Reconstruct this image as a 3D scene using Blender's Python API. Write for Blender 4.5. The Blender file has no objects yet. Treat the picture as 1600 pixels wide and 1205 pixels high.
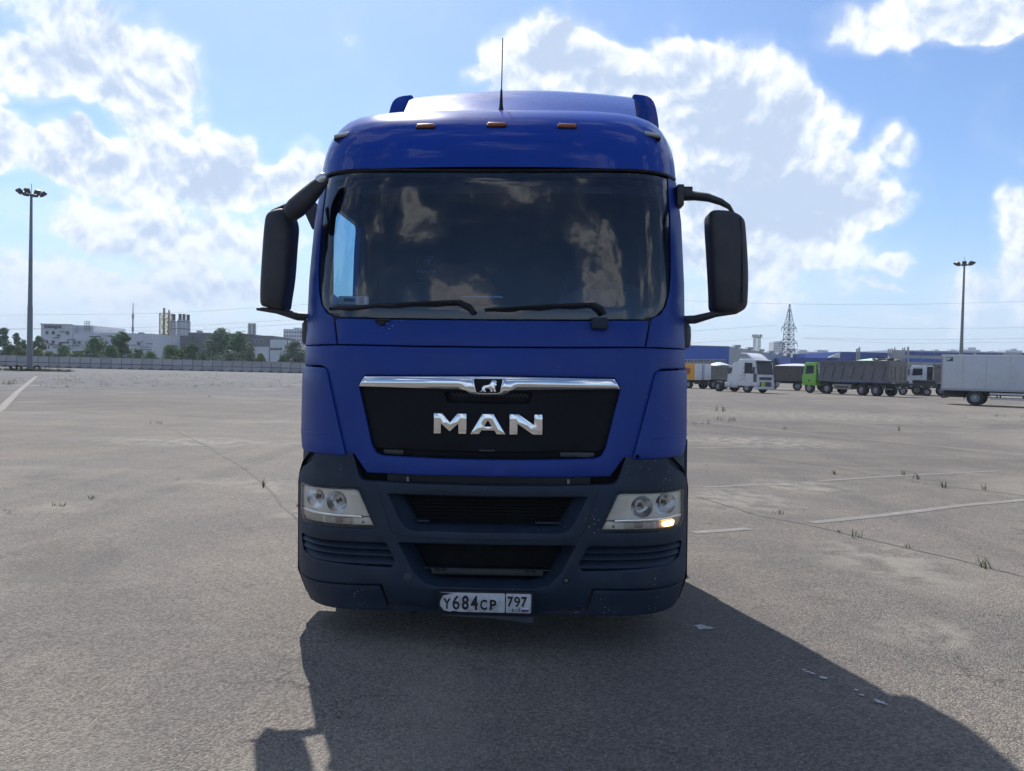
import bpy, bmesh, math, random
from mathutils import Vector, Matrix
from mathutils.geometry import delaunay_2d_cdt
random.seed(7)
SC = bpy.context.scene
COL = SC.collection
R = math.radians

# ------------------------------------------------------------------ camera
F_PX, CX, CY, HZ, ROLL, CAM_H = 1200.0, 800.0, 602.5, 577.0, 0.024, 1.64
_p = math.atan2(CY - HZ, F_PX)
FW = Vector((0, math.cos(_p), -math.sin(_p)))
UP0 = Vector((0, math.sin(_p), math.cos(_p)))
RT0 = Vector((1, 0, 0))
RT = RT0 * math.cos(ROLL) + UP0 * math.sin(ROLL)
UP = UP0 * math.cos(ROLL) - RT0 * math.sin(ROLL)
cd = bpy.data.cameras.new('camera')
cam = bpy.data.objects.new('camera', cd)
COL.objects.link(cam)
cd.sensor_width = 36.0
cd.lens = 36.0 * F_PX / 1600.0
cd.clip_start, cd.clip_end = 0.05, 9000
M = Matrix((RT, UP, -FW)).transposed().to_4x4()
M.translation = (0, 0, CAM_H)
cam.matrix_world = M
SC.camera = cam

# ------------------------------------------------------------------ sun, sky, exposure
SUN_AZ, SUN_EL = R(-18.5), R(49.0)          # azimuth from +Y, negative = left
sun_dir = Vector((math.sin(SUN_AZ) * math.cos(SUN_EL), math.cos(SUN_AZ) * math.cos(SUN_EL), math.sin(SUN_EL)))
sl = bpy.data.lights.new('sun', 'SUN')
sl.energy, sl.angle, sl.color = 4.6, R(0.53), (1.0, 0.965, 0.92)
so = bpy.data.objects.new('sun', sl)
COL.objects.link(so)
so.rotation_euler = (-sun_dir).to_track_quat('-Z', 'Y').to_euler()
so.location = (-20, 40, 60)
SC.view_settings.view_transform = 'Standard'
SC.view_settings.look = 'None'
SC.view_settings.exposure = 0.45
SC.view_settings.gamma = 1.0
SC.cycles.use_denoising = True
SC.cycles.max_bounces = 6
SC.cycles.use_adaptive_sampling = True
SC.cycles.adaptive_threshold = 0.02
SC.cycles.transparent_max_bounces = 16
SC.cycles.caustics_reflective = False
SC.cycles.caustics_refractive = False


def ray(px, py):
    return RT * ((px - CX) / F_PX) - UP * ((py - CY) / F_PX) + FW


def ground_at(px, py, z=0.0):
    v = ray(px, py)
    t = (z - CAM_H) / v.z
    return Vector((v.x * t, v.y * t, z))


def at(px, py, Y):
    v = ray(px, py)
    t = Y / v.y
    return Vector((v.x * t, Y, CAM_H + v.z * t))


class NT:
    """small helper to write node graphs"""
    def __init__(s, tree):
        s.t = tree
        s.n = tree.nodes
        s.l = tree.links

    def put(s, sock, v):
        if isinstance(v, bpy.types.NodeSocket):
            s.l.new(v, sock)
        elif v is not None:
            if isinstance(v, (tuple, list)) and len(v) == 3 and sock.type == 'RGBA':
                v = (*v, 1)
            sock.default_value = v

    def math(s, op, a, b=None, c=None, clamp=False):
        n = s.n.new('ShaderNodeMath')
        n.operation = op
        n.use_clamp = clamp
        s.put(n.inputs[0], a)
        s.put(n.inputs[1], b)
        s.put(n.inputs[2], c)
        return n.outputs[0]

    def vec(s, op, a, b=None, out=0):
        n = s.n.new('ShaderNodeVectorMath')
        n.operation = op
        s.put(n.inputs[0], a)
        s.put(n.inputs[1], b)
        return n.outputs[out]

    def noise(s, v, scale, detail=3, rough=.5, lac=2.0, out=0, dist=0.0):
        n = s.n.new('ShaderNodeTexNoise')
        s.put(n.inputs['Vector'], v)
        s.put(n.inputs['Scale'], scale)
        s.put(n.inputs['Detail'], detail)
        s.put(n.inputs['Roughness'], rough)
        s.put(n.inputs['Lacunarity'], lac)
        s.put(n.inputs['Distortion'], dist)
        return n.outputs[out]

    def voro(s, v, scale, feature='F1', out='Distance', rnd=1.0):
        n = s.n.new('ShaderNodeTexVoronoi')
        n.feature = feature
        s.put(n.inputs['Vector'], v)
        s.put(n.inputs['Scale'], scale)
        s.put(n.inputs['Randomness'], rnd)
        return n.outputs[out]

    def ss(s, v, a, b, lo=0.0, hi=1.0, mode='SMOOTHSTEP'):
        n = s.n.new('ShaderNodeMapRange')
        n.interpolation_type = mode
        s.put(n.inputs[0], v)
        s.put(n.inputs[1], a)
        s.put(n.inputs[2], b)
        s.put(n.inputs[3], lo)
        s.put(n.inputs[4], hi)
        return n.outputs[0]

    def mix(s, f, a, b, blend='MIX'):
        n = s.n.new('ShaderNodeMix')
        n.data_type = 'RGBA'
        n.blend_type = blend
        s.put(n.inputs[0], f)
        s.put(n.inputs[6], a)
        s.put(n.inputs[7], b)
        return n.outputs[2]

    def bump(s, h, strength, dist):
        n = s.n.new('ShaderNodeBump')
        s.put(n.inputs['Height'], h)
        s.put(n.inputs['Strength'], strength)
        s.put(n.inputs['Distance'], dist)
        return n.outputs[0]


# ------------------------------------------------------------------ world: sky with cumulus clouds
def build_world():
    w = bpy.data.worlds.new('World')
    SC.world = w
    w.use_nodes = True
    nt = NT(w.node_tree)
    nt.n.clear()
    out = nt.n.new('ShaderNodeOutputWorld')
    bg = nt.n.new('ShaderNodeBackground')
    bg.inputs[1].default_value = 0.10
    nt.l.new(bg.outputs[0], out.inputs[0])
    sky = nt.n.new('ShaderNodeTexSky')
    sky.sky_type = 'NISHITA'
    sky.sun_disc = False
    sky.sun_elevation = SUN_EL
    sky.sun_rotation = SUN_AZ
    sky.altitude = 150
    sky.air_density = 1.0
    sky.dust_density = 0.8
    sky.ozone_density = 2.0
    tc = nt.n.new('ShaderNodeTexCoord').outputs['Generated']
    d = nt.vec('NORMALIZE', tc)
    sep = nt.n.new('ShaderNodeSeparateXYZ')
    nt.l.new(d, sep.inputs[0])
    x, y, z = sep.outputs
    az = nt.math('ARCTAN2', x, y)
    el = nt.math('ARCSINE', z)
    cmb = nt.n.new('ShaderNodeCombineXYZ')
    nt.l.new(az, cmb.inputs[0])
    nt.l.new(el, cmb.inputs[1])
    p0 = cmb.outputs[0]
    # seamless flat chart of the upper sky for the noises (stereographic)
    k_ = nt.math('DIVIDE', 1.0, nt.math('ADD', 1.15, z))
    cq = nt.n.new('ShaderNodeCombineXYZ')
    nt.l.new(nt.math('MULTIPLY', x, k_), cq.inputs[0])
    nt.l.new(nt.math('MULTIPLY', y, k_), cq.inputs[1])
    q2 = cq.outputs[0]

    def n2(v, *a, **k):
        o = nt.noise(v, *a, **k)
        o.node.noise_dimensions = '2D'
        return o
    warp = nt.vec('SUBTRACT', n2(q2, 11.0, 3, .6, out=1), (.5, .5, .5))
    p = nt.vec('ADD', p0, nt.vec('MULTIPLY', warp, (.085, .085, 0)))
    qw = nt.vec('ADD', q2, nt.vec('MULTIPLY', warp, (.03, .03, 0)))
    fine = n2(qw, 21.0, 8, .58)
    # the same noise a little towards the sun: its difference lights the billows
    sq = Vector((sun_dir.x, sun_dir.y)) / (1.15 + sun_dir.z)
    tosun = nt.vec('NORMALIZE', nt.vec('SUBTRACT', (sq.x, sq.y, 0), q2))
    fine2 = n2(nt.vec('ADD', qw, nt.vec('MULTIPLY', tosun, (.009, .009, 0))), 21.0, 4, .58)
    B = [(860, 105, 120, 75, 1.0), (905, 75, 75, 55, .9), (1010, 140, 105, 75, .9), (1150, 170, 105, 105, 1.0), (1185, 265, 150, 115, 1.1),
         (1130, 360, 230, 80, .9), (1300, 310, 110, 65, .8), (1380, 320, 45, 35, .5), (1220, 415, 180, 36, .40),
         (1500, 10, 190, 50, .9), (1575, 40, 80, 30, .6), (1402, 222, 40, 36, .7), (1397, 426, 36, 18, .5), (1385, 458, 42, 13, .45),
         (1585, 455, 110, 50, .6), (1608, 365, 40, 70, .8), (1150, 470, 240, 40, .42), (1480, 520, 260, 20, .35),
         (125, 45, 85, 70, 1.0), (40, 105, 110, 45, .9), (235, 95, 100, 60, .65), (245, 165, 85, 60, .7),
         (60, 225, 100, 42, .8), (215, 255, 150, 50, .9), (352, 238, 48, 36, .8), (390, 288, 140, 42, .8), (480, 262, 55, 36, .8),
         (-40, 200, 50, 60, .8), (260, 345, 230, 52, .65), (310, 385, 190, 30, .5),
         (140, 432, 230, 40, .6), (340, 448, 140, 38, .55), (200, 500, 420, 28, .42), (730, 125, 34, 18, .45)]
    acc = None
    for (px, py, rx, ry, wt) in B:
        v = ray(px, py).normalized()
        c = (math.atan2(v.x, v.y), math.asin(v.z), 0)
        iv = (F_PX / (rx * 1.06), F_PX / (ry * 1.06))
        ma = nt.n.new('ShaderNodeVectorMath')
        ma.operation = 'MULTIPLY_ADD'
        nt.l.new(p, ma.inputs[0])
        ma.inputs[1].default_value = (iv[0], iv[1], 0)
        ma.inputs[2].default_value = (-c[0] * iv[0], -c[1] * iv[1], 0)
        dd = nt.vec('DOT_PRODUCT', ma.outputs[0], ma.outputs[0], out='Value')
        v1 = nt.math('MULTIPLY_ADD', dd, -wt * 1.15, wt * 1.15)
        v1 = nt.math('MAXIMUM', v1, 0.0)
        acc = v1 if acc is None else nt.math('ADD', acc, v1)
    # the rest of the sky: the same sort of broken cumulus
    gen = n2(nt.vec('ADD', q2, nt.vec('MULTIPLY', warp, (.06, .06, 0))), 4.6, 3, .5)
    gen = nt.ss(gen, .44, .76, 0, 1.15)
    outside = nt.math('MAXIMUM', nt.ss(nt.math('ABSOLUTE', az), R(33), R(42)), nt.ss(el, R(27), R(33)))
    total = nt.math('ADD', acc, nt.math('MULTIPLY', gen, outside))
    t2 = nt.math('MULTIPLY_ADD', nt.math('SUBTRACT', fine, .5), 1.35, total)
    dens = nt.ss(t2, .22, .68, 0, .97)
    veil = nt.ss(nt.math('MULTIPLY_ADD', nt.math('SUBTRACT', fine, .5), .7, total), -.05, .95, .0, .55)
    dens = nt.math('MAXIMUM', dens, veil)
    dens = nt.math('MULTIPLY', dens, nt.ss(z, -.02, .01))
    lit = nt.math('SUBTRACT', fine, fine2)
    thick = nt.ss(nt.math('MULTIPLY_ADD', lit, -4.4, total), .2, 1.8)
    ccol = nt.mix(thick, (8.2, 8.5, 9.0), (4.3, 5.2, 6.7))
    skyc = nt.mix(1.0, sky.outputs[0], (.82, .95, 1.12), 'MULTIPLY')
    low = nt.ss(el, R(-1), R(13), .80, .0)
    col = nt.mix(dens, skyc, ccol)
    col = nt.mix(low, col, (4.3, 5.3, 6.9))
    nt.l.new(col, bg.inputs[0])
    w.cycles.sampling_method = 'MANUAL'
    w.cycles.sample_map_resolution = 512


build_world()


# ------------------------------------------------------------------ materials
MATS = {}


def mat(name, col, rough=.5, metal=0.0, var=.12, vscale=5.0, bump=0.0, bscale=60.0, coat=0.0, spec=.5,
        dirt=None, dscale=9.0, damt=.0, spots=0.0, spcol=(.45, .45, .42), spscale=70.0, emit=None, estr=0.0, alpha=None):
    if name in MATS:
        return MATS[name]
    m = bpy.data.materials.new(name)
    m.use_nodes = True
    nt = NT(m.node_tree)
    b = nt.n['Principled BSDF']
    tc = nt.n.new('ShaderNodeTexCoord').outputs['Object']
    n1 = nt.noise(tc, vscale, 5, .6)
    lo = tuple(max(0, c * (1 - var)) for c in col)
    hi = tuple(min(1, c * (1 + var)) for c in col)
    c = nt.mix(nt.ss(n1, .3, .7), lo, hi)
    rg = nt.ss(n1, .25, .75, max(.0, rough - .07), min(1, rough + .07))
    if dirt is not None and damt > 0:
        dm = nt.math('MULTIPLY', nt.ss(nt.noise(tc, dscale, 7, .65), .45, .75), damt)
        c = nt.mix(dm, c, dirt)
    if spots > 0:
        sv = nt.voro(tc, spscale)
        sm = nt.math('MULTIPLY', nt.ss(sv, .10, .16, 1, 0), nt.ss(nt.noise(tc, 3.5, 3, .6), .62 - spots * .2, .70 - spots * .2))
        c = nt.mix(sm, c, spcol)
    nt.put(b.inputs['Base Color'], c)
    nt.put(b.inputs['Roughness'], rg)
    nt.put(b.inputs['Metallic'], metal)
    nt.put(b.inputs['Specular IOR Level'], spec)
    nt.put(b.inputs['Coat Weight'], coat)
    nt.put(b.inputs['Coat Roughness'], .025)
    if bump > 0:
        nt.put(b.inputs['Normal'], nt.bump(nt.noise(tc, bscale, 4, .6), bump, .004))
    if emit is not None:
        nt.put(b.inputs['Emission Color'], (*emit, 1))
        nt.put(b.inputs['Emission Strength'], estr)
    MATS[name] = m
    return m


def glass(name, tint, ior=1.5, rough=.0, dirt=.0):
    if name in MATS:
        return MATS[name]
    m = bpy.data.materials.new(name)
    m.use_nodes = True
    nt = NT(m.node_tree)
    nt.n.clear()
    out = nt.n.new('ShaderNodeOutputMaterial')
    tr = nt.n.new('ShaderNodeBsdfTransparent')
    nt.put(tr.inputs[0], (*tint, 1))
    gl = nt.n.new('ShaderNodeBsdfGlossy')
    gl.inputs['Roughness'].default_value = rough
    ge = nt.n.new('ShaderNodeNewGeometry')
    cs = nt.math('ABSOLUTE', nt.vec('DOT_PRODUCT', ge.outputs['Normal'], ge.outputs['Incoming'], out='Value'))
    f0 = ((ior - 1) / (ior + 1)) ** 2 * 1.5
    fr = nt.math('MULTIPLY_ADD', nt.math('POWER', nt.math('SUBTRACT', 1.0, cs, clamp=True), 5.0), 1 - f0, f0)
    mx = nt.n.new('ShaderNodeMixShader')
    nt.l.new(fr, mx.inputs[0])
    nt.l.new(tr.outputs[0], mx.inputs[1])
    nt.l.new(gl.outputs[0], mx.inputs[2])
    last = mx.outputs[0]
    if dirt > 0:
        tc = nt.n.new('ShaderNodeTexCoord').outputs['Object']
        df = nt.n.new('ShaderNodeBsdfDiffuse')
        df.inputs[0].default_value = (.44, .47, .53, 1)  # dust film, with the blue of skylight put into its colour
        m2 = nt.n.new('ShaderNodeMixShader')
        nt.l.new(nt.math('MULTIPLY', nt.ss(nt.noise(tc, 4.0, 7, .7), .35, .8), dirt), m2.inputs[0])
        nt.l.new(last, m2.inputs[1])
        nt.l.new(df.outputs[0], m2.inputs[2])
        last = m2.outputs[0]
    nt.l.new(last, out.inputs[0])
    MATS[name] = m
    return m


BLUE = mat('blue_paint', (.008, .038, .225), .45, var=.08, vscale=2.0, coat=.06, spec=.25, dirt=(.03, .05, .17), dscale=3.0, damt=.25, spots=.12, spscale=45)
BLUE_G = mat('blue_gloss_paint', (.009, .046, .31), .30, var=.08, vscale=1.5, coat=.5, spec=.02, dirt=(.02, .04, .18), dscale=4.0, damt=.2)
BUMPER = mat('bumper_plastic', (.015, .027, .048), .58, var=.16, vscale=3.0, bump=.15, bscale=220, spec=.3, dirt=(.045, .055, .07), dscale=5.0, damt=.4, spots=.25, spscale=48)
BLACK = mat('black_plastic', (.008, .010, .015), .5, var=.2, vscale=8, spec=.3, dirt=(.03, .032, .036), dscale=6, damt=.3)
BLACKM = mat('black_matt', (.008, .008, .010), .8, var=.2)
MIRROR = mat('mirror_housing', (.024, .026, .033), .55, var=.15, bump=.2, bscale=260, dirt=(.06, .06, .065), damt=.3)
CHROME = mat('chrome', (.78, .79, .80), .07, 1.0, var=.04)
SILVER = mat('silver_trim', (.55, .56, .58), .28, 1.0, var=.06)
RUBBER = mat('rubber', (.018, .018, .019), .85, var=.25, dirt=(.09, .085, .075), damt=.6, dscale=5)
STEEL = mat('dark_steel', (.05, .05, .052), .6, .4, var=.25, dirt=(.10, .085, .06), damt=.5)
RIM = mat('rim_grey', (.32, .32, .33), .5, .5, var=.2, dirt=(.12, .11, .10), damt=.6)
SCREEN = glass('windscreen_glass', (.52, .66, .86), 1.62, 0.0, .010)
SIDEGL = glass('side_glass', (.50, .80, .82), 1.5, 0.0, .05)
LENS = glass('headlamp_lens', (.97, .96, .93), 1.4, .02, .06)
INTER = mat('cab_interior', (.035, .045, .068), .8, var=.2)
DASH = mat('dashboard_plastic', (.028, .036, .052), .7, var=.2, bump=.2, bscale=180)
FABRIC = mat('seat_fabric', (.035, .042, .065), .95, var=.25, bump=.4, bscale=300)
CURTAIN = mat('curtain_cloth', (.018, .024, .045), .95, var=.3, vscale=12)


# ------------------------------------------------------------------ mesh helpers
def tag(o, label=None, cat=None, group=None, kind=None):
    if label:
        o['label'] = label
    if cat:
        o['category'] = cat
    if group:
        o['group'] = group
    if kind:
        o['kind'] = kind
    return o


def link(name, me, m, parent=None, smooth=None):
    o = bpy.data.objects.new(name, me)
    if m is not None and not me.materials:
        me.materials.append(m)
    COL.objects.link(o)
    if parent is not None:
        o.parent = parent
    if smooth is not None:
        for p in me.polygons:
            p.use_smooth = True
        me.set_sharp_from_angle(angle=R(smooth))
    return o


def empty(name, loc=(0, 0, 0), rz=0.0):
    o = bpy.data.objects.new(name, None)
    COL.objects.link(o)
    o.location = loc
    o.rotation_euler = (0, 0, rz)
    o.empty_display_size = .2
    return o


class MB:
    def __init__(s):
        s.v = []
        s.f = []

    def add(s, vs, fs):
        b = len(s.v)
        s.v += [tuple(q) for q in vs]
        s.f += [tuple(i + b for i in q) for q in fs]
        return s

    def box(s, x0, x1, y0, y1, z0, z1, mtx=None, taper=None):
        vs = [Vector(c) for c in ((x0, y0, z0), (x1, y0, z0), (x1, y1, z0), (x0, y1, z0), (x0, y0, z1), (x1, y0, z1), (x1, y1, z1), (x0, y1, z1))]
        if taper:
            cx, cy = (x0 + x1) / 2, (y0 + y1) / 2
            for q in vs[4:]:
                q.x = cx + (q.x - cx) * taper
                q.y = cy + (q.y - cy) * taper
        if mtx is not None:
            vs = [mtx @ q for q in vs]
        return s.add(vs, [(0, 3, 2, 1), (4, 5, 6, 7), (0, 1, 5, 4), (1, 2, 6, 5), (2, 3, 7, 6), (3, 0, 4, 7)])

    def tube(s, pts, rad, n=8, flat=1.0, cap=True, ref=None):
        pts = [Vector(q) for q in pts]
        if not isinstance(rad, (list, tuple)):
            rad = [rad] * len(pts)
        b = len(s.v)
        for i, q in enumerate(pts):
            t = (pts[min(i + 1, len(pts) - 1)] - pts[max(i - 1, 0)]).normalized()
            rf = Vector(ref) if ref else (Vector((0, 0, 1)) if abs(t.z) < .9 else Vector((1, 0, 0)))
            u = t.cross(rf).normalized()
            w = u.cross(t)
            for k in range(n):
                a = 2 * math.pi * k / n
                s.v.append(tuple(q + u * (math.cos(a) * rad[i] * flat) + w * (math.sin(a) * rad[i])))
        for i in range(len(pts) - 1):
            for k in range(n):
                s.f.append((b + i * n + k, b + i * n + (k + 1) % n, b + (i + 1) * n + (k + 1) % n, b + (i + 1) * n + k))
        if cap:
            s.f.append(tuple(b + k for k in range(n))[::-1])
            e = b + (len(pts) - 1) * n
            s.f.append(tuple(e + k for k in range(n)))
        return s

    def bar(s, a, b, w=.05):
        return s.tube([a, b], w * .7, 4)

    def lathe(s, prof, c, axis='y', n=24, close=False):
        """prof: (r, t) pairs, revolved round an axis through c"""
        b = len(s.v)
        c = Vector(c)
        for (r, t) in prof:
            for k in range(n):
                a = 2 * math.pi * k / n
                if axis == 'y':
                    q = Vector((r * math.cos(a), t, r * math.sin(a)))
                elif axis == 'x':
                    q = Vector((t, r * math.cos(a), r * math.sin(a)))
                else:
                    q = Vector((r * math.cos(a), r * math.sin(a), t))
                s.v.append(tuple(c + q))
        for i in range(len(prof) - 1):
            for k in range(n):
                s.f.append((b + i * n + k, b + i * n + (k + 1) % n, b + (i + 1) * n + (k + 1) % n, b + (i + 1) * n + k))
        return s

    def loops(s, ls, closed=True, cap0=False, cap1=False):
        b = len(s.v)
        n = len(ls[0])
        for l in ls:
            s.v += [tuple(q) for q in l]
        for i in range(len(ls) - 1):
            for k in range(n if closed else n - 1):
                s.f.append((b + i * n + k, b + i * n + (k + 1) % n, b + (i + 1) * n + (k + 1) % n, b + (i + 1) * n + k))
        if cap0:
            s.f.append(tuple(b + k for k in range(n))[::-1])
        if cap1:
            e = b + (len(ls) - 1) * n
            s.f.append(tuple(e + k for k in range(n)))
        return s

    def prism(s, pts, d0, d1, axis='y'):
        """outline pts (u, v) extruded along an axis; y: (u, d, v)  x: (d, u, v)  z: (u, v, d)"""
        def mk(u, v, d):
            return (u, d, v) if axis == 'y' else ((d, u, v) if axis == 'x' else (u, v, d))
        return s.loops([[mk(u, v, d0) for u, v in pts], [mk(u, v, d1) for u, v in pts]], True, True, True)

    def mesh(s, name):
        me = bpy.data.meshes.new(name)
        me.from_pydata(s.v, [], s.f)
        bm = bmesh.new()
        bm.from_mesh(me)
        bmesh.ops.recalc_face_normals(bm, faces=bm.faces)
        bm.to_mesh(me)
        bm.free()
        return me

    def build(s, name, m, parent=None, smooth=None, bevel=0.0):
        me = s.mesh(name)
        if bevel > 0:
            bm = bmesh.new()
            bm.from_mesh(me)
            es = [e for e in bm.edges if len(e.link_faces) == 2 and e.calc_face_angle(0) > .5]
            bmesh.ops.bevel(bm, geom=es, offset=bevel, segments=2, affect='EDGES', profile=.6, clamp_overlap=True)
            bm.to_mesh(me)
            bm.free()
            smooth = smooth or 40
        return link(name, me, m, parent, smooth)


def fillet(pts, r, n=4):
    """round the corners of a polygon; r a number or a list"""
    out = []
    N = len(pts)
    for i in range(N):
        a, b, c = Vector(pts[i - 1]), Vector(pts[i]), Vector(pts[(i + 1) % N])
        rr = r[i] if isinstance(r, (list, tuple)) else r
        d1, d2 = (a - b), (c - b)
        l1, l2 = d1.length, d2.length
        if rr <= 0 or l1 < 1e-6 or l2 < 1e-6:
            out.append(tuple(b))
            continue
        d1, d2 = d1 / l1, d2 / l2
        k = min(rr, l1 * .48, l2 * .48)
        p, q = b + d1 * k, b + d2 * k
        for j in range(n + 1):
            t = j / n
            out.append(tuple(p * (1 - t) ** 2 + b * (2 * t * (1 - t)) + q * t * t))
    return out


def area(p):
    return .5 * sum(p[i - 1][0] * p[i][1] - p[i][0] * p[i - 1][1] for i in range(len(p)))


def inside(p, poly):
    x, y = p
    r = False
    j = len(poly) - 1
    for i in range(len(poly)):
        xi, yi = poly[i]
        xj, yj = poly[j]
        if (yi > y) != (yj > y) and x < (xj - xi) * (y - yi) / (yj - yi) + xi:
            r = not r
        j = i
    return r


def resample(p, step):
    out = []
    for i in range(len(p)):
        a, b = Vector(p[i]), Vector(p[(i + 1) % len(p)])
        n = max(1, int(math.ceil((b - a).length / step)))
        for k in range(n):
            out.append(tuple(a.lerp(b, k / n)))
    return out


def offset(p, d):
    """move a ccw loop inwards by d"""
    N = len(p)
    out = []
    for i in range(N):
        a, b, c = Vector(p[i - 1]), Vector(p[i]), Vector(p[(i + 1) % N])
        t1, t2 = (b - a), (c - b)
        if t1.length < 1e-7:
            t1 = t2
        if t2.length < 1e-7:
            t2 = t1
        n1 = Vector((-t1.y, t1.x)).normalized()
        n2 = Vector((-t2.y, t2.x)).normalized()
        m = n1 + n2
        if m.length < .2:
            m = n1
        else:
            m = m / max(.45, (m.length ** 2) / 2)
        out.append((b.x + m.x * d, b.y + m.y * d))
    return out


def panel(name, outline, m, parent, fmap, holes=(), thick=.02, bev=.006, step=.07, smooth=50, back=False):
    """curved sheet: outline and holes in (u, v), fmap(u, v, depth) -> point, rounded rims and a skirt"""
    if area(outline) < 0:
        outline = outline[::-1]
    outer = resample(outline, step)
    hs = []
    for hl in holes:
        if area(hl) < 0:
            hl = hl[::-1]
        hs.append(resample(hl, step))
    top_o = offset(outer, bev)
    top_h = [offset(hl, -bev) for hl in hs]
    pts, edges = [], []
    for lp in [top_o] + top_h:
        b = len(pts)
        pts += [Vector(q) for q in lp]
        edges += [(b + i, b + (i + 1) % len(lp)) for i in range(len(lp))]
    nb = len(pts)
    xs = [q[0] for q in outer]
    ys = [q[1] for q in outer]
    gx, gy = int((max(xs) - min(xs)) / step), int((max(ys) - min(ys)) / step)
    bp = [Vector(q) for q in pts]
    for i in range(1, gx + 1):
        for j in range(1, gy + 1):
            q = (min(xs) + i * step + (.25 * step if j % 2 else -.25 * step), min(ys) + j * step)
            if inside(q, top_o) and not any(inside(q, hh) for hh in top_h):
                qv = Vector(q)
                if min((qv - k).length_squared for k in bp) > (step * .45) ** 2:
                    pts.append(qv)
    vv, ee, ff, ov, oe, of = delaunay_2d_cdt(pts, edges, [], 0, 1e-6)
    tris = []
    for t in ff:
        c = (vv[t[0]] + vv[t[1]] + vv[t[2]]) / 3
        if inside(c, top_o) and not any(inside(c, hh) for hh in top_h):
            tris.append(tuple(t))
    V = [tuple(fmap(q.x, q.y, 0)) for q in vv]
    Fc = list(tris)
    for lp, orig in zip([top_o] + top_h, [outer] + hs):
        b0 = len(V)
        n = len(lp)
        V += [tuple(fmap(q[0], q[1], 0)) for q in lp]
        V += [tuple(fmap(o[0] + (q[0] - o[0]) * .3, o[1] + (q[1] - o[1]) * .3, bev * .3)) for q, o in zip(lp, orig)]
        V += [tuple(fmap(q[0], q[1], bev)) for q in orig]
        V += [tuple(fmap(q[0], q[1], thick)) for q in orig]
        for r_ in range(3):
            for k in range(n):
                Fc.append((b0 + r_ * n + k, b0 + r_ * n + (k + 1) % n, b0 + (r_ + 1) * n + (k + 1) % n, b0 + (r_ + 1) * n + k))
    if back:
        b0 = len(V)
        V += [tuple(fmap(q.x, q.y, thick)) for q in vv]
        Fc += [tuple(i + b0 for i in t[::-1]) for t in tris]
    me = bpy.data.meshes.new(name)
    me.from_pydata(V, [], Fc)
    bm = bmesh.new()
    bm.from_mesh(me)
    bmesh.ops.remove_doubles(bm, verts=bm.verts, dist=1e-5)
    bmesh.ops.recalc_face_normals(bm, faces=bm.faces)
    bm.to_mesh(me)
    bm.free()
    return link(name, me, m, parent, smooth)


def mirror_poly(half):
    """half outline (x >= 0) from bottom centre to top centre -> full ccw loop"""
    r = list(half)
    l = [(-x, z) for x, z in half[::-1] if x > 1e-6]
    return r + l


def sgnx(pts, s):
    return [(x * s, z) for x, z in pts]


def text_mesh(body, size, depth=.0, bold=0.0):
    cu = bpy.data.curves.new('txt', 'FONT')
    cu.body = body
    cu.size = size
    cu.extrude = depth
    cu.offset = bold
    cu.align_x = 'CENTER'
    cu.align_y = 'CENTER'
    o = bpy.data.objects.new('txt', cu)
    COL.objects.link(o)
    bpy.context.view_layer.update()
    dg = bpy.context.evaluated_depsgraph_get()
    me = bpy.data.meshes.new_from_object(o.evaluated_get(dg))
    bpy.data.objects.remove(o)
    bpy.data.curves.remove(cu)
    xs = [v.co.x for v in me.vertices]
    ys = [v.co.y for v in me.vertices]
    cx, cy = (min(xs) + max(xs)) / 2, (min(ys) + max(ys)) / 2
    for v in me.vertices:
        v.co.x -= cx
        v.co.y -= cy
    return me, max(xs) - min(xs), max(ys) - min(ys)


def lerp_tab(z, tab):
    if z <= tab[0][0]:
        return tab[0][1]
    for (a, va), (b, vb) in zip(tab, tab[1:]):
        if z <= b:
            t = (z - a) / (b - a)
            return va + (vb - va) * t
    return tab[-1][1]

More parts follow.
